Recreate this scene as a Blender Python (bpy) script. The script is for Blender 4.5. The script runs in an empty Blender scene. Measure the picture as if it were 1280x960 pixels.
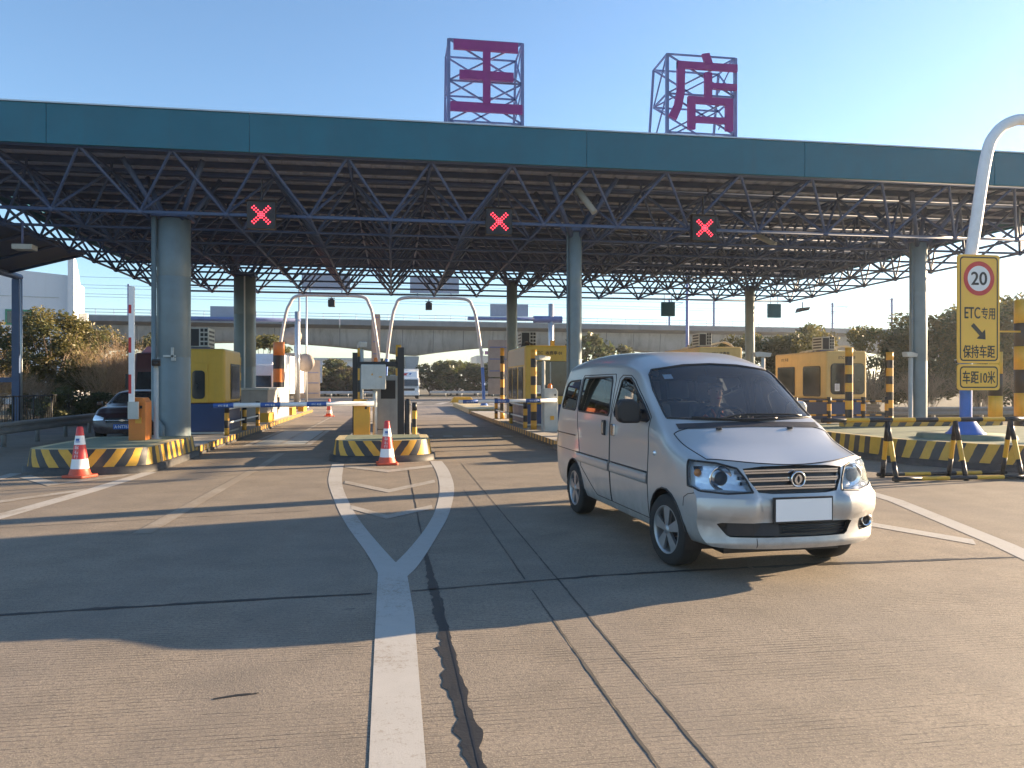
import bpy, bmesh, math, random
from mathutils import Vector, Matrix, noise as mnoise
from mathutils.bvhtree import BVHTree
R = math.radians
C = bpy.context.scene.collection
scene = bpy.context.scene
PI = math.pi

# ------------------------------------------------------------------ materials
def _n(nt, t, **k):
    n = nt.nodes.new(t)
    for a, v in k.items():
        setattr(n, a, v)
    return n
def _mix(nt, fac, a, b, blend='MIX'):
    m = _n(nt, 'ShaderNodeMix', data_type='RGBA', blend_type=blend)
    for sock, v in ((0, fac), (6, a), (7, b)):
        if hasattr(v, 'is_linked'):
            nt.links.new(v, m.inputs[sock])
        elif sock == 0:
            m.inputs[0].default_value = v
        else:
            m.inputs[sock].default_value = (*v, 1)
    return m.outputs[2]
def _math(nt, op, a, b=None, c=None):
    m = _n(nt, 'ShaderNodeMath', operation=op)
    for i, v in enumerate((a, b, c)):
        if v is None:
            continue
        if hasattr(v, 'is_linked'):
            nt.links.new(v, m.inputs[i])
        else:
            m.inputs[i].default_value = v
    return m.outputs[0]
def _noise(nt, vec, scale, detail=4, rough=.55, dist=0):
    n = _n(nt, 'ShaderNodeTexNoise')
    n.inputs['Scale'].default_value = scale; n.inputs['Detail'].default_value = detail
    n.inputs['Roughness'].default_value = rough; n.inputs['Distortion'].default_value = dist
    if vec is not None:
        nt.links.new(vec, n.inputs['Vector'])
    return n.outputs[0]
def _ramp(nt, v, lo, hi):
    m = _n(nt, 'ShaderNodeMapRange')
    m.inputs[1].default_value = lo; m.inputs[2].default_value = hi
    nt.links.new(v, m.inputs[0])
    return m.outputs[0]
def _scale(nt, vec, s):
    m = _n(nt, 'ShaderNodeMapping')
    m.inputs['Scale'].default_value = s
    nt.links.new(vec, m.inputs['Vector'])
    return m.outputs[0]
def _base(name):
    m = bpy.data.materials.new(name); m.use_nodes = True
    nt = m.node_tree
    return m, nt, nt.nodes['Principled BSDF']
def _bump(nt, bsdf, h, strength, dist=.01):
    b = _n(nt, 'ShaderNodeBump')
    b.inputs['Strength'].default_value = strength; b.inputs['Distance'].default_value = dist
    nt.links.new(h, b.inputs['Height']); nt.links.new(b.outputs[0], bsdf.inputs['Normal'])
def mat(name, col, rough=.6, metal=0, var=.14, scale=3, dirt=None, dirt_amt=.35, bump=.15, bscale=40, streak=False, spec=.5, coat=0, sv=(6, 6, .5)):
    m, nt, b = _base(name)
    tc = _n(nt, 'ShaderNodeTexCoord').outputs['Object']
    n1 = _noise(nt, tc, scale, 6, .6)
    lo = tuple(c * (1 - var) for c in col); hi = tuple(min(1, c * (1 + var)) for c in col)
    c = _mix(nt, _ramp(nt, n1, .3, .7), lo, hi)
    if dirt:
        v = _scale(nt, tc, sv) if streak else tc
        n2 = _noise(nt, v, scale * .7, 8, .7)
        c = _mix(nt, _math(nt, 'MULTIPLY', _ramp(nt, n2, .5, .75), dirt_amt), c, dirt)
    nt.links.new(c, b.inputs['Base Color'])
    r = _n(nt, 'ShaderNodeMapRange'); r.inputs[3].default_value = max(.02, rough - .08); r.inputs[4].default_value = min(1, rough + .12)
    nt.links.new(n1, r.inputs[0]); nt.links.new(r.outputs[0], b.inputs['Roughness'])
    b.inputs['Metallic'].default_value = metal
    b.inputs['Specular IOR Level'].default_value = spec
    b.inputs['Coat Weight'].default_value = coat
    if bump:
        _bump(nt, b, _noise(nt, tc, bscale, 4), bump, .004)
    return m
def stripe_mat(name, ca, cb, period, rough=.45):
    """diagonal hazard stripes laid along the kerb's own length (UV in metres)"""
    m, nt, b = _base(name)
    uv = _n(nt, 'ShaderNodeTexCoord').outputs['UV']
    tc = _n(nt, 'ShaderNodeTexCoord').outputs['Object']
    s = _n(nt, 'ShaderNodeSeparateXYZ'); nt.links.new(uv, s.inputs[0])
    wob = _math(nt, 'MULTIPLY', _math(nt, 'SUBTRACT', _noise(nt, tc, 9, 3), .5), .03)
    q = _math(nt, 'ADD', _math(nt, 'SUBTRACT', s.outputs[0], s.outputs[1]), wob)
    fr = _math(nt, 'FRACT', _math(nt, 'DIVIDE', q, period))
    st = _math(nt, 'GREATER_THAN', fr, .5)
    n1 = _noise(nt, tc, 4, 8, .7)
    a = _mix(nt, _ramp(nt, n1, .3, .75), ca, tuple(x * .72 for x in ca))
    k = _mix(nt, _ramp(nt, n1, .3, .75), cb, tuple(x * 1.6 + .01 for x in cb))
    c = _mix(nt, st, a, k)
    chips = _ramp(nt, _noise(nt, tc, 22, 8, .75), .66, .7)
    c = _mix(nt, _math(nt, 'MULTIPLY', chips, .6), c, (.2, .18, .15))
    nt.links.new(c, b.inputs['Base Color'])
    b.inputs['Roughness'].default_value = rough
    _bump(nt, b, _noise(nt, tc, 30, 5), .25, .005)
    return m
def paint_mat(name, col, under, wear, rough=.6):
    m, nt, b = _base(name)
    tc = _n(nt, 'ShaderNodeTexCoord').outputs['Object']
    n = _math(nt, 'ADD', _math(nt, 'MULTIPLY', _noise(nt, tc, 14, 9, .75), .55), _math(nt, 'MULTIPLY', _noise(nt, tc, 75, 4, .7), .45))
    big = _noise(nt, tc, .9, 3)
    f = _ramp(nt, _math(nt, 'ADD', _math(nt, 'MULTIPLY', n, .75), _math(nt, 'MULTIPLY', big, .35)), wear - .05, wear + .06)
    g = _mix(nt, _noise(nt, tc, 5, 5), tuple(c * .84 for c in col), col)
    c = _mix(nt, f, under, g)
    nt.links.new(c, b.inputs['Base Color']); b.inputs['Roughness'].default_value = rough
    _bump(nt, b, _noise(nt, tc, 120, 4), .3, .003)
    return m
def emit_mat(name, col, s):
    m, nt, b = _base(name)
    b.inputs['Base Color'].default_value = (*[c * .3 for c in col], 1)
    b.inputs['Emission Color'].default_value = (*col, 1); b.inputs['Emission Strength'].default_value = s
    return m
def glass_mat(name, tint, refl=1.45, rough=.02, dust=0):
    m, nt, b = _base(name)
    nt.nodes.remove(b)
    out = [n for n in nt.nodes if n.type == 'OUTPUT_MATERIAL'][0]
    t = _n(nt, 'ShaderNodeBsdfTransparent'); t.inputs[0].default_value = (*tint, 1)
    g = _n(nt, 'ShaderNodeBsdfGlossy'); g.inputs['Roughness'].default_value = rough
    fr = _n(nt, 'ShaderNodeFresnel'); fr.inputs[0].default_value = refl
    mx = _n(nt, 'ShaderNodeMixShader')
    nt.links.new(fr.outputs[0], mx.inputs[0]); nt.links.new(t.outputs[0], mx.inputs[1]); nt.links.new(g.outputs[0], mx.inputs[2])
    last = mx.outputs[0]
    if dust:
        df = _n(nt, 'ShaderNodeBsdfDiffuse'); df.inputs[0].default_value = (.62, .66, .72, 1)
        m2 = _n(nt, 'ShaderNodeMixShader'); m2.inputs[0].default_value = dust
        nt.links.new(last, m2.inputs[1]); nt.links.new(df.outputs[0], m2.inputs[2]); last = m2.outputs[0]
    nt.links.new(last, out.inputs[0])
    return m
def leaf_mat(name, col, col2, trans=.35):
    m, nt, b = _base(name)
    out = [n for n in nt.nodes if n.type == 'OUTPUT_MATERIAL'][0]
    tc = _n(nt, 'ShaderNodeTexCoord').outputs['Object']
    g = _n(nt, 'ShaderNodeNewGeometry')
    c = _mix(nt, _ramp(nt, _noise(nt, tc, 1.3, 3), .35, .65), col, col2)
    c = _mix(nt, _math(nt, 'MULTIPLY', g.outputs['Random Per Island'], .5), c, tuple(x * .55 for x in col))
    nt.links.new(c, b.inputs['Base Color']); b.inputs['Roughness'].default_value = .5
    t = _n(nt, 'ShaderNodeBsdfTranslucent'); nt.links.new(c, t.inputs[0])
    mx = _n(nt, 'ShaderNodeMixShader'); mx.inputs[0].default_value = trans
    nt.links.new(b.outputs[0], mx.inputs[1]); nt.links.new(t.outputs[0], mx.inputs[2])
    nt.links.new(mx.outputs[0], out.inputs[0])
    return m

M = {}
M['teal'] = mat('teal_cladding', (.008, .118, .172), .42, var=.12, scale=.8, dirt=(.03, .10, .13), streak=True, bump=.04, bscale=6)
M['truss'] = mat('truss_paint', (.055, .092, .185), .5, var=.15, scale=2, bump=.05)
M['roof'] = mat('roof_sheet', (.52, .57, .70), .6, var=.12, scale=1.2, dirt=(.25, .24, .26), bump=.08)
M['purlin'] = mat('purlin_steel', (.055, .09, .17), .55)
M['column'] = mat('column_paint', (.15, .20, .22), .38, var=.1, scale=2.5, dirt=(.16, .17, .15), streak=True, bump=.06, bscale=12)
M['signredhaze'] = mat('sign_red_haze_tint', (.25, .03, .185), .5, var=.1)  # red paint with the violet cast of backlit haze put into its colour
M['frame'] = mat('frame_steel', (.14, .18, .36), .5)
M['galv'] = mat('galvanised_steel', (.50, .52, .54), .4, metal=.7, var=.12, bump=.05)
M['grey'] = mat('grey_paint', (.34, .36, .35), .5, dirt=(.22, .2, .17), streak=True)
M['grey2'] = mat('pale_grey_paint', (.46, .47, .44), .5, dirt=(.3, .28, .24), streak=True)
M['dark'] = mat('dark_plastic', (.022, .022, .025), .5)
M['black'] = mat('black_paint', (.016, .016, .018), .45)
M['rubber'] = mat('rubber', (.018, .018, .018), .85, bump=.3, bscale=60)
M['yellow'] = mat('yellow_paint', (.64, .37, .035), .45, var=.12, dirt=(.3, .2, .06), streak=True)
M['booth'] = mat('booth_yellow', (.60, .375, .05), .4, var=.06, dirt=(.42, .3, .08), streak=True, bump=.03)
M['boothblue'] = mat('booth_blue', (.018, .05, .14), .4, var=.1, bump=.03)
M['boothtan'] = mat('booth_tan', (.60, .43, .17), .45, var=.06, dirt=(.4, .27, .1), streak=True)
M['amber'] = mat('amber_paint', (.66, .34, .04), .45, var=.1, dirt=(.4, .22, .06))
M['orange'] = mat('orange_paint', (.62, .19, .03), .45, var=.1, dirt=(.4, .15, .05))
M['white'] = mat('white_paint', (.78, .78, .77), .45, var=.05, dirt=(.55, .52, .48))
M['red'] = mat('red_paint', (.52, .03, .03), .45)
M['conered'] = mat('cone_red', (.62, .045, .045), .42, var=.12, dirt=(.3, .06, .05), scale=9)
M['coneorange'] = mat('cone_base_orange', (.62, .09, .04), .5, var=.12, dirt=(.25, .08, .05), scale=9)
M['blue'] = mat('blue_paint', (.03, .10, .34), .45)
M['poleblue'] = mat('pole_blue', (.05, .15, .45), .45)
M['greenfloor'] = mat('island_green', (.16, .19, .13), .75, var=.22, scale=2.5, dirt=(.26, .23, .17), bump=.3)
M['islandedge'] = mat('island_edge', (.50, .41, .22), .6, var=.2, dirt=(.2, .17, .12), scale=5)
M['curbbase'] = mat('kerb_black_base', (.045, .043, .04), .6, var=.35, dirt=(.16, .14, .12), scale=6, bump=.3)
M['hazard'] = stripe_mat('hazard_stripes', (.68, .37, .03), (.02, .02, .02), .37)
M['hazardsmall'] = stripe_mat('kerb_stripes', (.58, .33, .05), (.035, .033, .03), .44)
M['concrete'] = mat('concrete', (.36, .34, .31), .85, var=.18, scale=1.2, dirt=(.2, .19, .17), streak=True, bump=.3, bscale=15)
M['viaduct'] = mat('viaduct_concrete', (.43, .43, .43), .9, var=.16, scale=.35, dirt=(.15, .15, .15), dirt_amt=.8, streak=True, bump=.2, bscale=3, sv=(4, 4, .5))
M['viaductdeck'] = mat('viaduct_deck_edge', (.21, .22, .23), .9, var=.15, scale=.4, dirt=(.13, .13, .13), streak=True)
M['bwhite'] = mat('white_render', (.70, .70, .72), .8, var=.04, scale=.3, dirt=(.55, .53, .5), streak=True, bump=.05)
M['cream'] = mat('cream_render', (.60, .55, .47), .8, var=.06, scale=.1)
M['signyellow'] = mat('sign_yellow', (.84, .48, .06), .4, var=.03, scale=2)
M['signblue'] = mat('sign_back', (.33, .38, .46), .5, var=.06)
M['signbrown'] = mat('sign_back_brown', (.36, .30, .26), .5, var=.1)
M['lampglass'] = glass_mat('window_tint', (.22, .24, .25))
M['windscreen'] = glass_mat('windscreen_glass', (.84, .89, .90), 1.55, dust=.05)
M['lens'] = glass_mat('lamp_lens', (.92, .94, .96), 1.45)
M['boothglass'] = mat('booth_window', (.03, .035, .04), .08, var=.3, bump=0, spec=.9)
M['led'] = emit_mat('led_red', (1, .035, .06), 1.6)
M['lampamber'] = mat('amber_lamp', (.7, .18, .02), .3)
M['chrome'] = mat('chrome', (.75, .76, .78), .12, metal=1, var=.04, bump=0)
M['bark'] = mat('bark', (.13, .10, .075), .9, bump=.5)
M['twig'] = mat('twig', (.40, .29, .19), .9, var=.3, bump=0)
M['leafolive'] = leaf_mat('leaf_olive', (.21, .17, .05), (.13, .13, .04), .4)
M['leafdark'] = leaf_mat('leaf_dark', (.06, .09, .03), (.10, .11, .04), .35)
M['leafgrn'] = leaf_mat('leaf_green', (.09, .11, .04), (.16, .15, .06), .4)
M['leafbrown'] = leaf_mat('leaf_brown', (.22, .15, .08), (.14, .12, .06), .4)
M['soil'] = mat('soil', (.10, .082, .048), .95, var=.3, scale=1, dirt=(.08, .09, .03), bump=.5)

# the concrete apron: transverse grooves, stains, faint wheel paths
def ground_mat():
    m, nt, b = _base('concrete_apron')
    tc = _n(nt, 'ShaderNodeTexCoord').outputs['Object']
    s = _n(nt, 'ShaderNodeSeparateXYZ'); nt.links.new(tc, s.inputs[0])
    big = _noise(nt, tc, .22, 5, .6)
    mid = _noise(nt, tc, 1.6, 6, .65)
    fine = _noise(nt, tc, 34, 6, .75)
    grit = _noise(nt, tc, 95, 3, .7)
    c = _mix(nt, _ramp(nt, mid, .3, .7), (.165, .138, .104), (.305, .254, .19))
    c = _mix(nt, _math(nt, 'MULTIPLY', _ramp(nt, big, .35, .7), .45), c, (.165, .14, .11))
    c = _mix(nt, _math(nt, 'MULTIPLY', _ramp(nt, fine, .47, .60), .75), c, (.125, .105, .085))
    c = _mix(nt, _math(nt, 'MULTIPLY', _ramp(nt, grit, .53, .66), .75), c, (.40, .34, .26))
    # tined grooves run across the lanes, roughly every 5.5 cm, broken up by wear
    wob = _math(nt, 'MULTIPLY', _noise(nt, _scale(nt, tc, (.35, 1.6, 1)), 1.2, 2), .035)
    yy = _math(nt, 'ADD', s.outputs[1], wob)
    saw = _math(nt, 'ABSOLUTE', _math(nt, 'SUBTRACT', _math(nt, 'FRACT', _math(nt, 'DIVIDE', yy, .041)), .5))
    line = _ramp(nt, saw, .17, .03)
    patch = _ramp(nt, _noise(nt, _scale(nt, tc, (.5, 1.4, 1)), .9, 5, .65), .40, .62)
    brk = _ramp(nt, _noise(nt, _scale(nt, tc, (3.5, 24, 1)), 1.0, 6, .75), .42, .56)
    groove = _math(nt, 'MULTIPLY', _math(nt, 'MULTIPLY', line, patch), brk)
    c = _mix(nt, _math(nt, 'MULTIPLY', groove, .55), c, (.085, .07, .058))
    # oil spots
    sp = _ramp(nt, _noise(nt, _scale(nt, tc, (.55, 1.3, 1)), 4.2, 4, .6), .70, .735)
    c = _mix(nt, _math(nt, 'MULTIPLY', sp, .75), c, (.05, .045, .04))
    # rubber-darkened wheel paths along the lanes
    wp = _math(nt, 'MULTIPLY', _ramp(nt, _noise(nt, _scale(nt, tc, (1.1, .05, 1)), 1.0, 3), .45, .7), .35)
    c = _mix(nt, wp, c, (.165, .145, .125))
    nt.links.new(c, b.inputs['Base Color'])
    b.inputs['Roughness'].default_value = .72
    h = _math(nt, 'SUBTRACT', _math(nt, 'ADD', _math(nt, 'MULTIPLY', fine, .6), _math(nt, 'MULTIPLY', grit, .5)), _math(nt, 'MULTIPLY', groove, 1.3))
    _bump(nt, b, h, .85, .007)
    return m
M['ground'] = ground_mat()
M['asphalt'] = mat('asphalt', (.10, .095, .09), .85, var=.2, scale=.6, dirt=(.16, .15, .13), bump=.4, bscale=120)
M['tar'] = mat('tar', (.022, .021, .020), .5, var=.3, scale=8, bump=.5, bscale=50)
M['joint'] = mat('joint_grey', (.07, .06, .05), .8, var=.3, scale=6)
M['lane'] = mat('lane_concrete', (.20, .175, .155), .8, var=.25, scale=.7, dirt=(.10, .095, .09), dirt_amt=.5, bump=.4, bscale=80)
M['linewhite'] = paint_mat('road_line_white', (.44, .425, .39), (.25, .21, .16), .47)
M['lineworn'] = paint_mat('road_line_worn', (.40, .38, .34), (.25, .21, .16), .52)
M['linefaded'] = paint_mat('road_line_faded', (.38, .34, .28), (.25, .21, .16), .585)

# ------------------------------------------------------------------ mesh builder
class MB:
    def __init__(s):
        s.v = []; s.f = []; s.m = []; s.u = {}; s.sm = []
    def add(s, pts):
        i = len(s.v); s.v += [tuple(p) for p in pts]; return i
    def face(s, ids, m=0, uv=None, smooth=False):
        if uv: s.u[len(s.f)] = uv
        s.f.append(tuple(ids)); s.m.append(m); s.sm.append(smooth)
    def poly(s, pts, m=0, uv=None):
        i = s.add(pts); s.face(range(i, i + len(pts)), m, uv)
    def box(s, x0, x1, y0, y1, z0, z1, m=0):
        i = s.add([(x0, y0, z0), (x1, y0, z0), (x1, y1, z0), (x0, y1, z0), (x0, y0, z1), (x1, y0, z1), (x1, y1, z1), (x0, y1, z1)])
        for q in ((0, 3, 2, 1), (4, 5, 6, 7), (0, 1, 5, 4), (1, 2, 6, 5), (2, 3, 7, 6), (3, 0, 4, 7)):
            s.face([i + k for k in q], m)
    def cbox(s, c, sz, m=0):
        s.box(c[0] - sz[0] / 2, c[0] + sz[0] / 2, c[1] - sz[1] / 2, c[1] + sz[1] / 2, c[2] - sz[2] / 2, c[2] + sz[2] / 2, m)
    def tube(s, p, q, r, n=8, r2=None, m=0, cap=True, smooth=True, phase=0.0):
        p = Vector(p); q = Vector(q); d = (q - p)
        if d.length < 1e-6: return
        d.normalize()
        a = d.cross(Vector((0, 0, 1)) if abs(d.z) < .9 else Vector((0, 1, 0))).normalized(); b = d.cross(a)
        r2 = r if r2 is None else r2
        ring = [(math.cos(2 * PI * (k + phase) / n), math.sin(2 * PI * (k + phase) / n)) for k in range(n)]
        i = s.add([p + (a * c + b * e) * r for c, e in ring] + [q + (a * c + b * e) * r2 for c, e in ring])
        for k in range(n):
            k2 = (k + 1) % n
            s.face((i + k, i + k2, i + n + k2, i + n + k), m, None, smooth and n > 4)
        if cap:
            s.face([i + k for k in reversed(range(n))], m); s.face([i + n + k for k in range(n)], m)
    def beam(s, p, q, w, m=0):
        s.tube(p, q, w * .7071, 4, None, m, True, False, .5)
    def path(s, pts, r, n=8, m=0, closed=False, mats=None):
        pts = [Vector(p) for p in pts]; N = len(pts)
        rings = []; ref = None
        for k in range(N):
            if closed: d = pts[(k + 1) % N] - pts[k - 1]
            else: d = pts[min(k + 1, N - 1)] - pts[max(k - 1, 0)]
            d.normalize()
            if ref is None: ref = d.cross(Vector((0, 0, 1)) if abs(d.z) < .9 else Vector((0, 1, 0)))
            a = (ref - d * ref.dot(d)).normalized(); b = d.cross(a); ref = a
            rr = r[k] if isinstance(r, (list, tuple)) else r
            rings.append(s.add([pts[k] + (a * math.cos(2 * PI * j / n) + b * math.sin(2 * PI * j / n)) * rr for j in range(n)]))
        for k in range(N if closed else N - 1):
            i, j = rings[k], rings[(k + 1) % N]
            mm = mats[k] if mats else m
            for t in range(n):
                t2 = (t + 1) % n
                s.face((i + t, i + t2, j + t2, j + t), mm, None, True)
        if not closed:
            s.face([rings[0] + t for t in reversed(range(n))], m); s.face([rings[-1] + t for t in range(n)], mats[-1] if mats else m)
    def lathe(s, prof, c=(0, 0, 0), n=24, axis='z', m=0, mats=None, cap=False):
        rows = []
        for (r, h) in prof:
            pts = []
            for k in range(n):
                a = 2 * PI * k / n; x, y = r * math.cos(a), r * math.sin(a)
                p = (x, y, h) if axis == 'z' else ((h, x, y) if axis == 'x' else (x, h, y))
                pts.append((p[0] + c[0], p[1] + c[1], p[2] + c[2]))
            rows.append(s.add(pts))
        for j in range(len(rows) - 1):
            for k in range(n):
                k2 = (k + 1) % n
                s.face((rows[j] + k, rows[j] + k2, rows[j + 1] + k2, rows[j + 1] + k), mats[j] if mats else m, None, True)
        if cap:
            s.face([rows[0] + k for k in reversed(range(n))], mats[0] if mats else m); s.face([rows[-1] + k for k in range(n)], mats[-1] if mats else m)
    def prism(s, poly, a, b, axis='y', m=0):
        def P(u, v, h):
            return (u, h, v) if axis == 'y' else ((h, u, v) if axis == 'x' else (u, v, h))
        n = len(poly)
        i = s.add([P(u, v, a) for u, v in poly] + [P(u, v, b) for u, v in poly])
        s.face(range(i, i + n), m); s.face(reversed(range(i + n, i + 2 * n)), m)
        for k in range(n):
            k2 = (k + 1) % n
            s.face((i + k, i + n + k, i + n + k2, i + k2), m)
    def merge(s, o, off=(0, 0, 0)):
        i = len(s.v); s.v += [(p[0] + off[0], p[1] + off[1], p[2] + off[2]) for p in o.v]
        for k, f in enumerate(o.f):
            s.face([i + t for t in f], o.m[k], o.u.get(k), o.sm[k])

def tag(o, label=None, cat=None, group=None, kind=None):
    for k, v in (('label', label), ('category', cat), ('group', group), ('kind', kind)):
        if v: o[k] = v
    return o
def thing(name, label, cat, loc, group=None, rz=0):
    o = bpy.data.objects.new(name, None); C.objects.link(o)
    o.location = loc; o.rotation_euler = (0, 0, rz); o.empty_display_size = .2
    return tag(o, label, cat, group)
def root_loc(p):
    v = Vector((0, 0, 0))
    while p: v = v + p.location; p = p.parent
    return v
def obj(name, mb, mats, parent=None, bevel=0, label=None, cat=None, group=None, kind=None, local=False, fixn=True):
    if not isinstance(mats, (list, tuple)): mats = [mats]
    vs = mb.v
    off = Vector((0, 0, 0))
    if parent and not local:
        off = root_loc(parent); vs = [(p[0] - off.x, p[1] - off.y, p[2] - off.z) for p in vs]
    elif not parent and not kind:
        xs, ys, zs = zip(*vs)
        off = Vector(((min(xs) + max(xs)) / 2, (min(ys) + max(ys)) / 2, min(zs)))
        vs = [(p[0] - off.x, p[1] - off.y, p[2] - off.z) for p in vs]
    me = bpy.data.meshes.new(name)
    me.from_pydata(vs, [], mb.f)
    for m in mats: me.materials.append(M[m] if isinstance(m, str) else m)
    me.polygons.foreach_set('material_index', mb.m)
    me.polygons.foreach_set('use_smooth', mb.sm)
    if mb.u:
        uvl = me.uv_layers.new(name='UVMap')
        for fi, uv in mb.u.items():
            p = me.polygons[fi]
            for k, li in enumerate(p.loop_indices): uvl.data[li].uv = uv[k]
    me.update()
    if fixn and len(mb.f) < 60000:
        bm = bmesh.new(); bm.from_mesh(me)
        bmesh.ops.recalc_face_normals(bm, faces=bm.faces); bm.to_mesh(me); bm.free()
    o = bpy.data.objects.new(name, me); C.objects.link(o)
    if parent: o.parent = parent
    else: o.location = off
    if bevel:
        b = o.modifiers.new('edge', 'BEVEL'); b.width = bevel; b.segments = 2; b.limit_method = 'ANGLE'; b.angle_limit = R(35); b.harden_normals = False
    return tag(o, label, cat, group, kind)
def dup(root, loc, label=None, rz=None, group=None):
    r = root.copy(); C.objects.link(r); r.location = loc
    if rz is not None: r.rotation_euler = (0, 0, rz)
    if label: r['label'] = label
    if group: r['group'] = group
    def rec(a, b):
        for ch in a.children:
            c = ch.copy(); C.objects.link(c); c.parent = b
            rec(ch, c)
    rec(root, r)
    return r
def lettering(name, text, c, h, mname, parent=None, face='-y', bold=.02, width=None, stretch=1.0, local=False, curve=None, kern=1.0):
    cu = bpy.data.curves.new('lettering', 'FONT'); cu.body = text; cu.align_x = 'CENTER'; cu.space_character = kern
    cu.resolution_u = 4
    o = bpy.data.objects.new('lettering', cu); C.objects.link(o)
    bpy.context.view_layer.update()
    me = o.to_mesh()
    V = [(v.co.x, v.co.y) for v in me.vertices]; F = [tuple(p.vertices) for p in me.polygons]
    o.to_mesh_clear(); bpy.data.objects.remove(o); bpy.data.curves.remove(cu)
    xs, ys = zip(*V); x0, x1, y0, y1 = min(xs), max(xs), min(ys), max(ys)
    sc = h / (y1 - y0); sx = sc * stretch if width is None else width / (x1 - x0)
    mb = MB(); pts = []
    e = bold * sc * .75
    offs = [(0, 0)] + ([] if curve or not bold else [(e, 0), (-e, 0), (0, e * .7), (0, -e * .7)])
    for k, (ox, oz) in enumerate(offs):
        d = -.0002 * k
        for x, y in V:
            u = (x - (x0 + x1) / 2) * sx + ox; v = (y - (y0 + y1) / 2) * sc + oz
            if curve: pts.append(curve(u, v))
            elif face == '-y': pts.append((c[0] + u, c[1] + d, c[2] + v))
            elif face == '-x': pts.append((c[0] + d, c[1] - u, c[2] + v))
        for f in F: mb.face([t + k * len(V) for t in f])
    mb.add(pts)
    return obj(name, mb, mname, parent, local=local, fixn=False)

# ------------------------------------------------------------------ camera, sky, sun
cam = bpy.data.cameras.new('Camera'); co = bpy.data.objects.new('Camera', cam); C.objects.link(co)
co.location = (0, 0, 1.65); co.rotation_euler = (R(90), 0, R(-8.8))
cam.sensor_width = 36; cam.lens = 36 * 961 / 1280; cam.clip_end = 3000; cam.clip_start = .05
scene.camera = co
AZ, EL = R(74.9), R(13.5)
w = bpy.data.worlds.new('World'); scene.world = w; w.use_nodes = True
nt = w.node_tree
sky = nt.nodes.new('ShaderNodeTexSky'); sky.sky_type = 'NISHITA'; sky.sun_disc = False
sky.sun_elevation = EL; sky.sun_rotation = AZ; sky.air_density = 1.0; sky.dust_density = .45; sky.ozone_density = 3.0; sky.altitude = 20
bg = nt.nodes['Background']; bg.inputs[1].default_value = .076
nt.links.new(sky.outputs[0], bg.inputs[0])
L = bpy.data.lights.new('Sun', 'SUN'); L.energy = 5; L.angle = R(.42); L.color = (1, .75, .49)
lo = bpy.data.objects.new('Sun', L); C.objects.link(lo)
sd = Vector((math.sin(AZ) * math.cos(EL), math.cos(AZ) * math.cos(EL), math.sin(EL)))
lo.rotation_euler = sd.to_track_quat('Z', 'Y').to_euler(); lo.location = sd * 60
scene.view_settings.view_transform = 'Standard'; scene.view_settings.look = 'None'
scene.view_settings.exposure = 2.0; scene.view_settings.gamma = 1; scene.view_settings.use_curve_mapping = False
scene.cycles.max_bounces = 6; scene.cycles.transparent_max_bounces = 12; scene.cycles.use_denoising = True

# ------------------------------------------------------------------ ground and markings
def sheet(name, x0, x1, y0, y1, z, m, kind='structure'):
    mb = MB(); mb.poly([(x0, y0, z), (x1, y0, z), (x1, y1, z), (x0, y1, z)])
    return obj(name, mb, m, kind=kind)
sheet('ground', -900, 900, -200, 1500, -.012, 'soil')
sheet('road_apron', -26, 30, -25, 27, 0, 'ground')
sheet('road_lanes', -14, 24, 27, 60, -.004, 'lane')
sheet('road', -40, 40, 60, 96, -.006, 'asphalt')
def strip(name, a, b, m, z=.004, kind='structure'):
    mb = MB(); i = mb.add([(x, y, z) for x, y in a]); j = mb.add([(x, y, z) for x, y in b])
    for k in range(len(a) - 1): mb.face((i + k, i + k + 1, j + k + 1, j + k))
    return obj(name, mb, m, kind=kind)
def smooth2(pts, n=5):
    out = []
    P = [pts[0]] + list(pts) + [pts[-1]]
    for i in range(1, len(P) - 2):
        for k in range(n):
            t = k / n
            out.append(tuple(.5 * (2 * P[i][d] + (P[i + 1][d] - P[i - 1][d]) * t + (2 * P[i - 1][d] - 5 * P[i][d] + 4 * P[i + 1][d] - P[i + 2][d]) * t * t
                       + (3 * P[i][d] - P[i - 1][d] - 3 * P[i + 1][d] + P[i + 2][d]) * t ** 3) for d in range(len(P[i]))))
    out.append(tuple(pts[-1])); return out
strip('road_line', [(-.09, -4), (-.10, 3), (-.12, 5.5), (-.13, 6.8)], [(.14, -4), (.14, 3), (.15, 5.5), (.12, 6.75)], 'linewhite')
strip('road_line', smooth2([(-.13, 6.8), (-.26, 7.65), (-.55, 9.25), (-.83, 11.2), (-1.10, 13.54), (-1.24, 16.2)]),
      smooth2([(.12, 6.75), (-.05, 7.55), (-.36, 9.23), (-.60, 10.9), (-.84, 13.1), (-1.00, 16.2)]), 'linewhite')
strip('road_line', smooth2([(.11, 6.61), (.24, 7.1), (.48, 8.4), (.72, 9.9), (.96, 12.2), (1.05, 14.6), (1.03, 16.5)]),
      smooth2([(.02, 7.15), (.17, 7.8), (.38, 8.9), (.56, 10.2), (.73, 12.2), (.80, 14.4), (.78, 16.5)]), 'linewhite', .0045)
for a, b, c_, t in (((-.95, 15.5), (-.09, 14.5), (.78, 15.3), .42), ((-.80, 13.0), (-.07, 11.8), (.70, 12.9), .36), ((-.56, 10.35), (-.08, 9.5), (.52, 10.2), .3)):
    strip('chevron_marking', [a, b, c_], [(a[0], a[1] + t), (b[0], b[1] + t), (c_[0], c_[1] + t)], 'lineworn', .0058)
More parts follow.
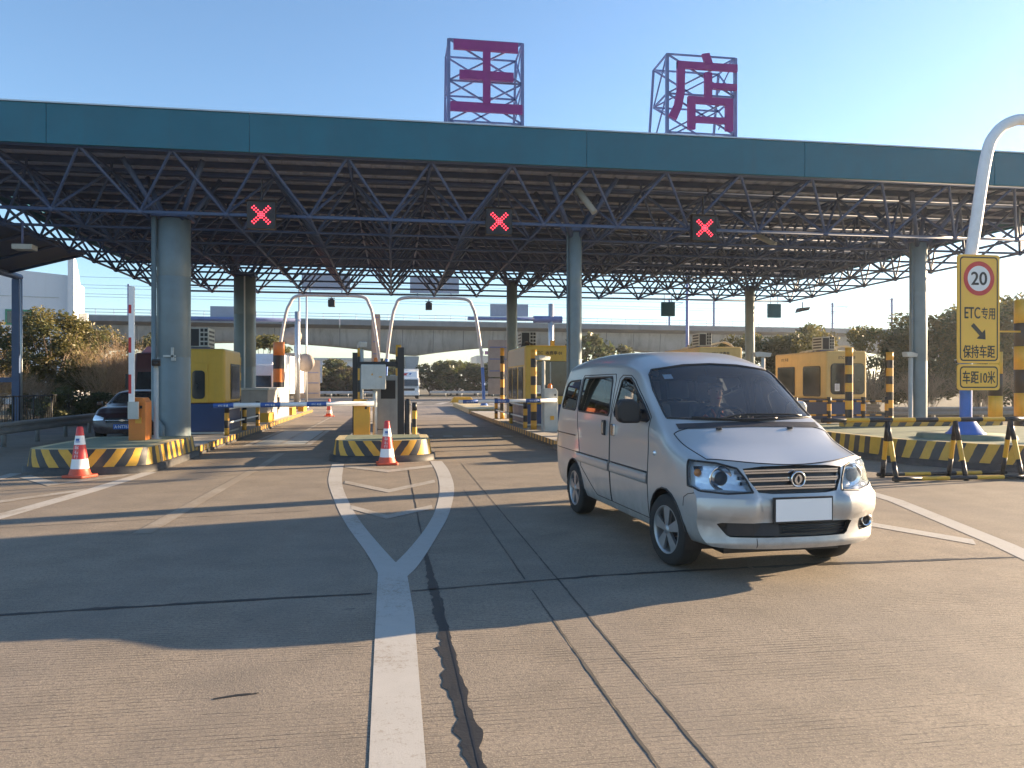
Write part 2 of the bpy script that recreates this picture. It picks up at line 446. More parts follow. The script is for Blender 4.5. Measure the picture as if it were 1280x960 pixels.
# the painted noses before the outer islands
strip('road_line', [(-5.0, 8.0), (-4.72, 10.3), (-4.5, 12.6), (-4.36, 15.2)], [(-5.25, 8.0), (-4.97, 10.3), (-4.75, 12.6), (-4.61, 15.2)], 'linewhite')
strip('road_line', [(-5.9, 8.0), (-6.2, 10.3), (-6.5, 12.8), (-6.75, 15.4)], [(-6.12, 8.0), (-6.42, 10.3), (-6.72, 12.8), (-6.97, 15.4)], 'lineworn', .0048)
for yb in (9.4, 11.4, 13.4):
    strip('chevron_marking', [(-6.5, yb + 1.3), (-5.5, yb), (-4.75, yb + 1.2)], [(-6.5, yb + 1.7), (-5.5, yb + .4), (-4.75, yb + 1.6)], 'lineworn', .0058)
strip('road_line', [(5.70, 6.0), (6.05, 7.0), (6.9, 9.9), (7.3, 12.6)], [(5.95, 6.0), (6.3, 7.0), (7.13, 9.9), (7.53, 12.6)], 'linewhite')
strip('road_line', [(5.25, 8.9), (5.45, 8.2), (5.9, 7.05)], [(5.48, 8.95), (5.66, 8.3), (6.07, 7.3)], 'linewhite', .0045)
strip('road_line', [(-2.84, 9.0), (-2.72, 15.5)], [(-2.64, 9.0), (-2.55, 15.5)], 'linefaded')
strip('road_line', [(-2.68, 15.5), (-2.7, 19)], [(-2.52, 15.5), (-2.54, 19)], 'linefaded')
for x0, x1, y0, y1 in ((-3.95, -3.8, 21.5, 28), (-2.35, -2.2, 21.5, 28), (-3.95, -2.2, 21.2, 21.5), (-3.95, -2.2, 28, 28.4), (-3.1, -3.0, 22, 40)):
    sheet('road_line', x0, x1, y0, y1, .004 + .0007 * (x1 - x0 > 1) + .0013 * (y1 - y0 > 10), 'lineworn')
sheet('loop_panel', -3.75, -2.4, 21.7, 27.8, .002, 'grey')
for k in range(5):
    sheet('road_line', .95 + k * .62, 1.25 + k * .62, 24.2 - .1 * k, 24.7 - .1 * k, .004, 'lineworn')
for k in range(4):
    sheet('road_line', -12 + k * 8, -8 + k * 8, 70, 70.3, .004, 'lineworn')
    strip('road_line', [(1 + k * 2.2, 62), (2.2 + k * 2.2, 69)], [(1.6 + k * 2.2, 62), (2.8 + k * 2.2, 69)], 'lineworn')

# sealed joints: wavering tar bands
def tar(name, pts, wl, wr, seed, m='tar', z=.003, step=.045, rough=1.0):
    rnd = random.Random(seed); a = []; b = []
    acc = []
    for (p, q, fl0, fl1, fr0, fr1) in zip(pts[:-1], pts[1:], wl[:-1], wl[1:], wr[:-1], wr[1:]):
        p = Vector(p); q = Vector(q); n = max(2, int((q - p).length / step))
        d = (q - p).normalized(); nn = Vector((-d.y, d.x))
        for k in range(n):
            t = k / n; c = p.lerp(q, t); s = (c.x * 3.1 + c.y * 2.3 + seed)
            na = mnoise.noise(Vector((s * .9, seed, 0))) + .75 * mnoise.noise(Vector((s * 3.1 + .8 * math.sin(s * 1.3), seed, 3))) + .35 * mnoise.noise(Vector((s * 9, seed, 5))) + .25 * (rnd.random() - .5)
            nb = mnoise.noise(Vector((s * 1.0, seed + 9, 0))) + .6 * mnoise.noise(Vector((s * 3.7 + .7 * math.sin(s * 1.7), seed + 9, 3))) + .35 * mnoise.noise(Vector((s * 10, seed + 9, 5))) + .25 * (rnd.random() - .5)
            wa = max(.003, (fl0 + (fl1 - fl0) * t) * (1 + rough * na)); wb = max(.003, (fr0 + (fr1 - fr0) * t) * (1 + rough * nb))
            a.append(tuple(c + nn * wa)); b.append(tuple(c - nn * wb))
    return strip(name, a, b, m, z)
tar('tar_joint', [(.37, 2.0), (.36, 3.6), (.35, 5.0), (.33, 6.6), (.31, 8.2), (.29, 15)], [.050, .058, .06, .04, .008, .007], [.036, .032, .028, .024, .008, .007], 3)
tar('tar_joint', [(.375, 1.9), (.36, 5.0), (.35, 6.5)], [.006] * 3, [.006] * 3, 5, 'black', .0045, .03, .5)
tar('tar_joint', [(-8, 5.85), (-2.8, 5.98), (-1.2, 6.1), (-.12, 6.15)], [.016, .022, .03, .014], [.014, .02, .022, .014], 11)
tar('tar_joint', [(.15, 6.17), (1.8, 6.43), (3.2, 6.5)], [.016, .02, .03], [.016, .02, .025], 12)
tar('tar_joint', [(3.2, 6.5), (3.9, 6.52), (5.3, 6.5), (8, 6.5)], [.03, .05, .03, .012], [.025, .04, .02, .01], 13)
tar('tar_joint', [(1.16, 1.8), (1.12, 3.6), (1.10, 6.1)], [.006, .008, .005], [.006, .008, .005], 14, m='joint', step=.03)
tar('tar_joint', [(1.37, 1.8), (1.37, 4), (1.38, 9.5), (1.4, 16)], [.006, .008, .006, .006], [.006, .008, .006, .006], 15, m='joint', step=.03)
tar('tar_joint', [(1.10, 6.4), (1.09, 12)], [.006, .005], [.006, .005], 17)
tar('tar_joint', [(-5.5, 9.4), (-3, 9.9), (-1.0, 10.3)], [.006] * 3, [.006] * 3, 18)
tar('tar_patch', [(-.93, 4.215), (-.82, 4.24), (-.69, 4.26)], [.006, .018, .010], [.006, .012, .010], 19, step=.015)

# ------------------------------------------------------------------ toll canopy
cx0, cx1, cy0, cy1 = -12.1, 22.3, 19.15, 38.6
can = thing('toll_canopy', 'wide toll station canopy with teal fascia over a tubular space frame', 'toll canopy', ((cx0 + cx1) / 2, (cy0 + cy1) / 2, 0))
fa = MB()
n = 6
zt, zb = 8.13, 7.2
xs = [cx0, -7.9, -3.4, 4.9, 10.9, 16.6, cx1]
for k in range(n):
    fa.box(xs[k] + .004, xs[k + 1] - .004, cy0, cy0 + .08, zb, zt); fa.box(xs[k] + .004, xs[k + 1] - .004, cy1 - .08, cy1, zb + .2, zt)
for k in range(4):
    a = cy0 + .085 + (cy1 - cy0 - .17) * k / 4; b = cy0 + .085 + (cy1 - cy0 - .17) * (k + 1) / 4
    fa.box(cx0, cx0 + .08, a + .004, b - .004, zb + .1, zt); fa.box(cx1 - .08, cx1, a + .004, b - .004, zb + .1, zt)
fas = obj('fascia', fa, 'teal', can, bevel=.012)
cp = MB()
cp.box(cx0 - .02, cx1 + .02, cy0 - .03, cy0 + .14, zt + .002, zt + .035); cp.box(cx0 - .02, cx1 + .02, cy1 - .14, cy1 + .03, zt + .002, zt + .035)
cp.box(cx0 - .02, cx0 + .13, cy0 + .142, cy1 - .142, zt + .002, zt + .034); cp.box(cx1 - .13, cx1 + .02, cy0 + .142, cy1 - .142, zt + .002, zt + .034)
obj('coping', cp, 'galv', fas)
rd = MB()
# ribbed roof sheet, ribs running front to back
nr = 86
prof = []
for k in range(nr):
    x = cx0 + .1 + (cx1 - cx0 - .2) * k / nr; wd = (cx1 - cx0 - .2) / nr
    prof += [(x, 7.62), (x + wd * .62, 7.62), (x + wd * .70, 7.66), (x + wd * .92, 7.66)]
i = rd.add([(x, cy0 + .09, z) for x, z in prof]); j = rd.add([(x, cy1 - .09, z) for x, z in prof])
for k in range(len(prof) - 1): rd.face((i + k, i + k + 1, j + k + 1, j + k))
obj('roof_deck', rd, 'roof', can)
for k in range(19):
    y = cy0 + .35 + k * 1.05
    mb = MB(); mb.box(cx0 + .12, cx1 - .12, y - .05, y + .05, 7.44, 7.60)
    obj('purlin', mb, 'purlin', can)
mx, my = 2.05, 2.12
bx = [-10.33 + mx * k for k in range(16)]; by = [20.36 + my * k for k in range(9)]
tx = [bx[0] - mx / 2 + mx * k for k in range(17)]; ty = [by[0] - my / 2 + my * k for k in range(10)]
ZB, ZT = 5.95, 7.22
mb = MB(); mb.path([(bx[0], by[0], ZB - .001), (bx[-1], by[0], ZB - .001), (bx[-1], by[-1], ZB - .001), (bx[0], by[-1], ZB - .001)], .044, 8, 0, True)
sf = obj('space_frame', mb, 'truss', can)
for jj, y in enumerate(by):
    mb = MB(); mb.path([q for x in bx for q in ((x - .085, y, ZB), (x - .05, y, ZB), (x, y, ZB), (x + .05, y, ZB), (x + .085, y, ZB))], [.038, .07, .082, .07, .038] * len(bx), 8)
    obj('bottom_chord', mb, 'truss', sf)
    mb = MB()
    for x in bx:
        for sx in (-1, 1):
            for sy in (-1, 1):
                mb.tube((x, y, ZB), (x + sx * mx / 2, y + sy * my / 2, ZT), .041, 6, cap=False)
    obj('diagonal_web', mb, 'truss', sf)
for x in bx:
    mb = MB(); mb.tube((x, by[0], ZB), (x, by[-1], ZB), .04, 6)
    obj('bottom_chord', mb, 'truss', sf)
for y in ty:
    mb = MB(); mb.tube((tx[0], y, ZT), (tx[-1], y, ZT), .05, 6)
    for x in tx: mb.tube((x, y, ZT), (x, y, 7.45), .035, 6)
    obj('top_chord', mb, 'truss', sf)
for x in tx:
    mb = MB(); mb.tube((x, ty[0], ZT), (x, ty[-1], ZT), .045, 6)
    obj('top_chord', mb, 'truss', sf)
def column(x, y, r, label):
    mb = MB()
    zs = [.18, 2.32, 2.34, 2.36, 4.4, 4.42, 4.44, ZB - .05]
    pr = [(r, zs[0]), (r, zs[1]), (r * .985, zs[2]), (r, zs[3]), (r, zs[4]), (r * .985, zs[5]), (r, zs[6]), (r, zs[7]), (0, zs[7])]
    mb.lathe(pr, (x, y, 0), 32)
    o = obj('column', mb, 'column', can, label=label)
    mb = MB()
    for a in range(4):
        an = PI / 4 + a * PI / 2
        mb.tube((x + r * .6 * math.cos(an), y + r * .6 * math.sin(an), ZB - .2), (x + mx / 2 * math.cos(an) * 1.3, y + my / 2 * math.sin(an) * 1.3, ZT), .07, 8)
    mb.cbox((x, y, ZB + .02), (r * 2.1, r * 2.1, .09))
    obj('column_head', mb, 'truss', o)
    return o
c1 = column(-5.63, 21.1, .41, 'thick grey column with a downpipe at the left island')
mb = MB(); pp = [(-6.03, 20.78, 6.3), (-6.03, 20.78, .9), (-5.98, 20.72, .72), (-5.86, 20.62, .66), (-5.78, 20.6, .55), (-5.78, 20.6, .2)]
mb.path(pp, .062, 10)
obj('downpipe', mb, 'column', c1)
mb = MB(); mb.cbox((-5.55, 20.67, 2.45), (.06, .05, .26)); mb.cbox((-5.62, 20.67, 2.36), (.3, .05, .05)); mb.cbox((-5.52, 20.66, 2.28), (.10, .07, .07))
obj('bracket', mb, 'grey2', c1)
c2 = column(-5.85, 32, .42, 'thick dark column with a white cable duct behind the left booth')
mb = MB(); mb.tube((-5.78, 31.55, .2), (-5.78, 31.55, 5.9), .03, 8); obj('cable_duct', mb, 'white', c2)
for x, y, r in ((5.05, 21.1, .20), (15.7, 21.1, .245), (4.95, 32, .225), (15.7, 32.2, .21)):
    o = column(x, y, r, None)
    if y < 25:
        mb = MB(); mb.tube((x - r - .03, y - .1, .2), (x - r - .03, y - .1, 5.9), .03, 8); obj('downpipe', mb, 'column', o)
# sagging duct between the bars, left side
for x0, y0, x1, y1 in ((5.0, 20.6, 5.4, 20.25), (12.0, 25, 12.6, 24)):
    mb = MB(); mb.tube((x0, y0, 7.0), (x1, y1, 6.3), .09, 10); obj('drain_pipe', mb, 'grey', can)

# lean-to roof at the canopy's left end
lt = thing('side_canopy', 'sloping grey lean-to roof on a slim post, left of the main canopy', 'lean-to', (-14, 27, 0))
mb = MB()
for k in range(14):
    y0 = 17 + k * 1.19
    mb.poly([(-12.3, y0, 6.95), (-12.3, y0 + 1.02, 6.95), (-15.3, y0 + 1.02, 6.12), (-15.3, y0, 6.12)])
    mb.poly([(-12.3, y0 + 1.02, 6.95), (-12.3, y0 + 1.19, 6.95), (-15.3, y0 + 1.19, 6.12), (-15.3, y0 + 1.02, 6.12)])
obj('roof', mb, 'purlin', lt)
for k in range(8):
    mb = MB(); y = 17.4 + k * 2.25
    mb.tube((-12.3, y, 6.83), (-15.3, y, 6.0), .06, 6); obj('rafter', mb, 'truss', lt)
mb = MB(); mb.tube((-15.1, 16.5, 6.02), (-15.1, 34.2, 6.02), .13, 10); obj('eave_pipe', mb, 'truss', lt)
mb = MB(); mb.box(-15.28, -15.0, 33.9, 34.18, 0, 5.92); obj('post', mb, 'truss', lt)
mb = MB(); mb.tube((-14.86, 33.8, 0), (-14.86, 33.8, 5.9), .04, 8); obj('downpipe', mb, 'galv', lt)
mb = MB(); mb.box(-21, -15.3, 33.95, 34.1, 1.72, 1.92); obj('cross_rail', mb, 'truss', lt)

# ------------------------------------------------------------------ lane signals and hanging boxes
def lane_signal(x, z, label):
    t = thing('lane_signal', label, 'lane signal', (x, 19.7, z), 'red cross lane signals under the fascia')
    mb = MB(); mb.box(x - .34, x + .34, 19.72, 19.9, z - .34, z + .34)
    h = obj('housing', mb, 'black', t, bevel=.01)
    mb = MB(); mb.box(x - .38, x + .38, 19.66, 19.9, z + .345, z + .36); mb.box(x - .015, x + .015, 19.8, 19.86, z + .36, z + .9)
    obj('visor', mb, 'black', t)
    mb = MB(); hs = set()
    for k in range(-4, 5):
        for off in (-1, 1):
            for s in (1, -1):
                px, pz = k * .048 + off * .022, s * (k * .048 - off * .022)
                key = (round(px, 2), round(pz, 2))
                if key in hs: continue
                hs.add(key)
                mb.lathe([(.019, 0), (.015, -.012), (0, -.016)], (x + px, 19.716, z + pz), 8, 'y')
    obj('cross_lamps', mb, 'led', t)
lane_signal(-3.22, 5.83, 'red cross lane signal nearest the thick left column')
lane_signal(2.72, 5.86, 'red cross lane signal in the middle, below the roof sign with three bars')
lane_signal(8.32, 5.86, 'red cross lane signal farthest from the thick column, between two slim columns')
def back_box(x, label):
    t = thing('signal_box', label, 'signal box', (x, 37.9, 5.2), 'teal signal boxes at the back of the canopy')
    mb = MB(); mb.box(x - .36, x + .36, 37.95, 38.1, 5.15, 5.88); obj('housing', mb, 'teal', t, bevel=.01)
    
    for e in (-.2, .2): mb = MB(); mb.tube((x + e, 38.02, 5.88), (x + e, 38.02, 6.3), .02, 6); obj('hanger', mb, 'frame', t)
back_box(14.04, 'teal signal box hanging at the back, left of the slim rear column')
back_box(19.9, 'teal signal box hanging at the back, next to the floodlight')
t = thing('floodlight', 'small grey floodlight hanging under the back corner of the canopy', 'floodlight', (21.5, 38, 5.5))
mb = MB(); mb.prism([(-.32, -.14), (.3, 0), (.36, .16), (-.22, .1)], 37.85, 38.2); mb.v = [(p[0] + 21.5, p[1], p[2] + 5.58) for p in mb.v]; obj('housing', mb, 'dark', t)
mb = MB(); mb.tube((21.5, 38, 5.7), (21.5, 38, 6.0), .03, 6); obj('bracket', mb, 'frame', t)
t = thing('camera', 'small pale camera hung under the truss near the lean-to roof', 'camera', (-9.6, 22, 5.3))
mb = MB(); mb.cbox((-9.6, 22, 5.25), (.5, .35, .14)); obj('housing', mb, 'grey2', t, bevel=.02)
mb = MB(); mb.tube((-9.65, 22, 5.3), (-9.65, 22, 5.95), .03, 6); obj('bracket', mb, 'frame', t)

# ------------------------------------------------------------------ rooftop letters on lattice frames
def sign_frame(x0, x1, label, strokes):
    y0, y1, z0, z1 = 20.0, 21.1, 7.66, 10.62
    t = thing('rooftop_sign', label, 'rooftop sign', ((x0 + x1) / 2, (y0 + y1) / 2, 7.66), 'red letters standing on the canopy roof')
    P = [(x0, y0), (x1, y0), (x1, y1), (x0, y1)]
    lev = [8.5, 9.55, z1]
    for k, (x, y) in enumerate(P): mb = MB(); mb.beam((x, y + (0 if k < 2 else .6), z0), (x, y, z1), .085 if k < 2 else .06); obj('post', mb, 'frame', t)
    mb = MB()
    for a in range(4):
        (xa, ya), (xb, yb) = P[a], P[(a + 1) % 4]
        zz = [z0] + lev
        for l in range(3):
            mb.beam((xa, ya, lev[l]), (xb, yb, lev[l]), .042)
            if a % 2: mb.beam((xa, ya, zz[l]), (xb, yb, zz[l + 1]), .036)
            if a == 3 or a == 1: mb.beam((xb, yb, (zz[l] + zz[l + 1]) / 2), (xa, ya, zz[l + 1]), .03)
            if a in (0, 2):
                xm = (xa + xb) / 2; zm = (zz[l] + zz[l + 1]) / 2
                mb.beam((xa, ya, zz[l]), (xb, yb, zz[l + 1]), .042); mb.beam((xb, yb, zz[l]), (xa, ya, zz[l + 1]), .042)
    mb.beam((x0, y1, lev[0]), (x1, y0, lev[0]), .03)
    obj('lattice', mb, 'frame', t)
    mb = MB()
    for k, s in enumerate(strokes):
        s = s if isinstance(s, list) else s
        mb.prism([(x0 + u * (x1 - x0), 8.68 + v * 1.9) for u, v in s], 19.84 - .003 * k, 19.93)
    obj('character', mb, 'signredhaze', t, fixn=True)
def rect(a, b, c_, d): return [(a, c_), (b, c_), (b, d), (a, d)]
sign_frame(1.43, 3.37, 'red rooftop character made of three bars and one upright', [rect(.02, .99, .02, .145), rect(.14, .87, .46, .58), rect(.06, .93, .86, .99), rect(.455, .555, .14, .87)])
ka = [(.12, .90), (.235, .90), (.225, .45), (.19, .25), (.11, .06), (.0, .12), (.08, .28), (.12, .48)]
sign_frame(7.36, 9.32, 'red rooftop character with a box below and a sweeping left stroke', [rect(.12, 1.0, .80, .90), ka, [(.48, 1.02), (.585, 1.04), (.64, .88), (.53, .88)],
    rect(.52, .625, .38, .76), rect(.60, .99, .53, .615), rect(.275, .93, .31, .405), rect(.275, .38, -.06, .34), rect(.825, .93, -.06, .34), rect(.36, .84, .04, .12)])

# ------------------------------------------------------------------ toll islands
def nose(t, out, zt, band=.2, mid=None):
    """raised crash nose: out runs from the back left corner round the front to the back right corner"""
    out = [Vector(p) for p in out]
    cen = sum((p for p in out), Vector((0, 0))) / len(out)
    us = [0]
    for a, b in zip(out[:-1], out[1:]): us.append(us[-1] + (b - a).length)
    mid = us[-1] / 2 if mid is None else mid
    us = [abs(u - mid) for u in us]
    nrm = []
    for k in range(len(out)):
        d = (out[min(k + 1, len(out) - 1)] - out[max(k - 1, 0)]).normalized(); nrm.append(Vector((d.y, -d.x)))
    def off(k, o): q = out[k] + nrm[k] * o; return q
    mb = MB(); N = len(out)
    zb = .135
    i = mb.add([(*off(k, 0), zb) for k in range(N)]); j = mb.add([(*off(k, -.05), zt) for k in range(N)])
    for k in range(N - 1):
        f0 = max(0, abs(nrm[k].y)) * .75; f1 = max(0, abs(nrm[k + 1].y)) * .75
        mb.face((i + k, i + k + 1, j + k + 1, j + k), 0, [(us[k], 0), (us[k + 1], 0), (us[k + 1], (zt - zb) * f1), (us[k], (zt - zb) * f0)], True)
    mb.poly([(*off(N - 1, 0), zb), (*off(0, 0), zb), (*off(0, -.05), zt), (*off(N - 1, -.05), zt)], 0, [(0, 0), (.1, 0), (.1, .1), (0, .1)])
    obj('striped_wall', mb, 'hazard', t, fixn=False)
    mb = MB(); i = mb.add([(*off(k, .09), 0) for k in range(N)]); j = mb.add([(*off(k, .075), zb - .01) for k in range(N)]); l = mb.add([(*off(k, -.02), zb) for k in range(N)])
    for k in range(N - 1):
        mb.face((i + k, i + k + 1, j + k + 1, j + k), 0, None, True); mb.face((j + k, j + k + 1, l + k + 1, l + k), 0, None, True)
    obj('black_base', mb, 'curbbase', t, fixn=False)
    mb = MB(); i = mb.add([(*off(k, -.052), zt) for k in range(N)]); j = mb.add([(*off(k, -.05 - band), zt + .006) for k in range(N)])
    for k in range(N - 1): mb.face((i + k, i + k + 1, j + k + 1, j + k))
    obj('edge_band', mb, 'islandedge', t)
    mb = MB(); mb.poly([(*off(k, -.05 - band), zt + .007) for k in range(N)])
    obj('top_surface', mb, 'greenfloor', t)
def arc_out(cx, hw, yf, yb, dep, p=2.6, n=18):
    pts = [(cx - hw, yb)]
    for k in range(n + 1):
        a = -PI / 2 + PI * k / n
        s = math.sin(a); x = cx + hw * (abs(s) ** (2 / p)) * (1 if s >= 0 else -1); y = yf + dep * (1 - abs(math.cos(a)) ** (2 / p))
        pts.append((x, y))
    pts.append((cx + hw, yb)); return pts
def low_island(t, x0, x1, y0, y1, z=.2, m='hazardsmall', top='concrete'):
    mb = MB()
    for (xa, ya, xb, yb) in ((x0, y1, x0, y0), (x0, y0, x1, y0), (x1, y0, x1, y1), (x1, y1, x0, y1)):
        ln = math.hypot(xb - xa, yb - ya)
        mb.poly([(xa, ya, .06), (xb, yb, .06), (xb, yb, z), (xa, ya, z)], 0, [(0, 0), (ln, 0), (ln, .02), (0, .02)])
    obj('striped_kerb', mb, m, t, fixn=True)
    mb = MB(); mb.box(x0 - .03, x1 + .03, y0 - .03, y1 + .03, 0, .058); obj('black_base', mb, 'curbbase', t)
    mb = MB(); mb.poly([(x0, y0, z + .001), (x1, y0, z + .001), (x1, y1, z + .001), (x0, y1, z + .001)]); obj('top_surface', mb, top, t)
isl = thing('toll_island', 'striped toll island with a long wide nose, carrying the thick column', 'toll island', (-5.6, 20, 0))
nose(isl, arc_out(-5.6, 1.13, 14.98, 18.5, .75), .46); low_island(isl, -6.7, -4.5, 18.62, 45)
isl = thing('toll_island', 'striped toll island with a short nose where a cone stands at its centre', 'toll island', (-.22, 20, 0))
nose(isl, arc_out(-.22, 1.07, 16.45, 18.4, .8, 2.9), .45); low_island(isl, -1.2, .76, 18.52, 42)
isl = thing('toll_island', 'long low kerbed toll island beside the silver van', 'toll island', (5.1, 22, 0))
nose(isl, arc_out(5.12, 1.05, 16.6, 19.0, .8), .46); low_island(isl, 4.1, 6.12, 19.12, 41)
mb = MB(); mb.prism([(4.1, 42), (6.1, 42), (5.9, 56), (5.1, 57.5), (4.3, 56)], 0, .3, 'z'); obj('far_kerb', mb, 'islandedge', isl, bevel=.04)
isl = thing('toll_island', 'broad green-topped toll island behind the barricade, carrying the yellow sign', 'toll island', (13.6, 20, 0))
nose(isl, smooth2([(10.3, 20.6), (10.3, 15.3), (10.75, 13.9), (11.5, 12.75), (12.5, 11.95), (13.8, 11.65), (15.2, 12.1), (16.3, 13.2), (16.9, 15), (16.9, 20.6)], 4), .5, .18, 5.35)
low_island(isl, 10.4, 16.8, 20.75, 45, .3)
mb = MB()
for a, b in (((11.9, 18.9), (16.6, 18.9)),):
    ln = b[0] - a[0]
    mb.poly([(a[0], a[1], .51), (b[0], b[1], .51), (b[0], b[1], .68), (a[0], a[1], .68)], 0, [(0, 0), (ln, 0), (ln, .12), (0, .12)])
    mb.poly([(a[0], a[1] + .25, .51), (b[0], b[1] + .25, .51), (b[0], b[1] + .25, .68), (a[0], a[1] + .25, .68)], 0, [(0, 0), (ln, 0), (ln, .12), (0, .12)])
    mb.poly([(a[0], a[1], .68), (b[0], b[1], .68), (b[0], b[1] + .25, .68), (a[0], a[1] + .25, .68)], 0, [(0, 0), (ln, 0), (ln, .12), (0, .12)])
    for e in (a, b):
        mb.poly([(e[0], e[1], .51), (e[0], e[1] + .25, .51), (e[0], e[1] + .25, .68), (e[0], e[1], .68)], 0, [(0, 0), (.25, 0), (.25, .12), (0, .12)])
obj('inner_kerb', mb, 'hazardsmall', isl)

# ------------------------------------------------------------------ booths
def ac_unit(parent, x, y, z, s=1.0):
    mb = MB(); mb.box(x - .28 * s, x + .28 * s, y - .4 * s, y + .4 * s, z + .06, z + .06 + .56 * s)
    a = obj('air_conditioner', mb, 'grey2', parent, bevel=.015)
    mb = MB()
    for k in range(4):
        for c_ in range(2): mb.box(x + (.06 + .11 * c_) * s, x + (.145 + .11 * c_) * s, y - .407 * s, y - .402 * s, z + .11 + k * .13 * s, z + .20 + k * .13 * s)
        mb.box(x + .281 * s, x + .286 * s, y - .32 * s, y + .32 * s, z + .12 + k * .12 * s, z + .18 + k * .12 * s)
        mb.box(x - .286 * s, x - .281 * s, y - .32 * s, y + .32 * s, z + .12 + k * .12 * s, z + .18 + k * .12 * s)
    mb.box(x - .26 * s, x + .02 * s, y - .407 * s, y - .402 * s, z + .09, z + .58 * s)
    obj('grille', mb, 'dark', a)
    
    for e in (-.3, .24): mb = MB(); mb.box(x - .3 * s, x + .3 * s, y + e * s, y + (e + .06) * s, z, z + .058); obj('foot', mb, 'frame', a)
    return a
def rrect(x0, x1, z0, z1, r, n=5):
    pts = []
    for cx, cz, a0 in ((x1 - r, z1 - r, 0), (x0 + r, z1 - r, 90), (x0 + r, z0 + r, 180), (x1 - r, z0 + r, 270)):
        for k in range(n + 1):
            a = R(a0 + 90 * k / n); pts.append((cx + r * math.cos(a), cz + r * math.sin(a)))
    return pts
def window(parent, poly, plane, axis, name='window', fr='black', depth=.02):
    """rounded dark window set in a thin frame, standing just proud of a wall"""
    cx = sum(p[0] for p in poly) / len(poly); cz = sum(p[1] for p in poly) / len(poly)
    mb = MB()
    out = [(cx + (p[0] - cx) * 1.05, cz + (p[1] - cz) * 1.035) for p in poly]
    mb.prism(out, plane, plane - depth * .5, axis)
    w_ = obj(name, mb, fr, parent)
    mb = MB(); mb.prism(poly, plane - depth * .52, plane - depth, axis)
    obj('pane', mb, 'boothglass', w_)
    return w_
def booth_base(label, x0, x1, y0, y1, z0, zt, mtop='booth', mbot='boothblue', zs=1.1, bev=.07):
    t = thing('toll_booth', label, 'toll booth', ((x0 + x1) / 2, (y0 + y1) / 2, z0), 'yellow toll booths')
    mb = MB(); mb.box(x0, x1, y0, y1, zs, zt); obj('upper_shell', mb, mtop, t, bevel=bev)
    mb = MB(); mb.box(x0 + .01, x1 - .01, y0 + .01, y1 - .01, z0 + .06, zs - .003); obj('lower_shell', mb, mbot, t, bevel=.03)
    mb = MB(); mb.box(x0 + .04, x1 - .04, y0 + .04, y1 - .04, z0, z0 + .058); obj('plinth', mb, 'grey2', t)
    return t
def notice(b, x0, x1, y, z0, z1):
    mb = MB(); mb.box(x0, x1, y - .004, y, z0, z1); o = obj('notice', mb, 'white', b)
    mb = MB(); k = z1 - .05
    while k > z0 + .04: mb.box(x0 + .02, x1 - .03, y - .006, y - .0045, k, k + .014); k -= .04
    obj('printed_lines', mb, 'dark', o)
def mullion(b, x, y, z0, z1):
    mb = MB(); mb.box(x - .02, x + .02, y - .012, y, z0, z1); obj('mullion', mb, 'grey2', b)
# left booth
b = booth_base('yellow and dark blue toll booth half hidden by the thick left column', -6.45, -4.75, 23, 25.3, .22, 2.66)
mb = MB(); mb.prism(rrect(-5.98, -4.98 - .24, 1.12, 2.24, .02), 22.995, 22.975); d = obj('door', mb, 'booth', b, bevel=.006)
window(d, rrect(-5.63, -5.30, 1.24, 2.02, .10), 22.972, 'y')
mb = MB(); mb.cbox((-5.86, 22.94, 1.5), (.03, .05, .12)); obj('handle', mb, 'chrome', d)
mb = MB(); mb.prism([(23.75, 1.2), (25.05, 1.2), (25.05, 2.25), (23.75, 2.25)], -4.745, -4.73, 'x'); w_ = obj('window', mb, 'black', b)
mb = MB(); mb.box(-4.728, -4.722, 23.82, 24.38, 1.26, 2.19); mb.box(-4.728, -4.722, 24.42, 24.98, 1.26, 2.19); obj('pane', mb, 'boothglass', w_)
mb = MB(); mb.box(-4.745, -4.738, 23.05, 23.35, .48, .85, 0); mb.box(-4.745, -4.738, 23.4, 23.7, .35, .55, 1); obj('sticker', mb, [mat('sticker_green', (.12, .42, .06)), 'blue'], b)
ac_unit(b, -5.55, 23.7, 2.66)
mb = MB()
for k in range(3):
    mb.path(smooth2([(-6.2 + .05 * k, 23.6, 2.7), (-6.1, 23.5 + .1 * k, 3.0 + .06 * k), (-5.9, 23.6, 3.12 - .05 * k), (-5.75, 23.7, 2.95)], 4), .018, 6)
obj('hose', mb, 'dark', b)
# right booth
b = booth_base('yellow toll booth with tinted front window and pale side panels, beside the van', 4.49, 6.12, 26, 30, .22, 2.98, 'booth', 'boothblue', .95)
window(b, rrect(4.72, 6.0, 1.25, 2.42, .14), 25.995, 'y', 'front_window')
notice(b, 4.82, 5.02, 25.974, 1.32, 1.6); mullion(b, 5.36, 25.974, 1.27, 2.4)
lettering('lettering', 'ETC', (4.98, 25.985, 2.72), .10, 'dark', b); lettering('lettering', '收费亭 01', (5.48, 25.985, 2.72), .13, 'dark', b)
mb = MB(); mb.box(4.483, 4.488, 26.25, 29.95, 2.32, 2.90); obj('side_panel', mb, 'cream', b)
for a, c_ in ((26.45, 27.45), (27.75, 28.8), (29.0, 29.8)):
    mb = MB(); mb.prism([(a, 1.1), (c_, 1.1), (c_, 2.26), (a, 2.26)], 4.487, 4.475, 'x'); w_ = obj('window', mb, 'black', b)
    mb = MB(); mb.prism([(a + .05, 1.15), (c_ - .05, 1.15), (c_ - .05, 2.2), (a + .05, 2.2)], 4.474, 4.468, 'x'); obj('pane', mb, 'boothglass', w_)
ac_unit(b, 5.0, 28.6, 2.98, 1.0)
mb = MB()
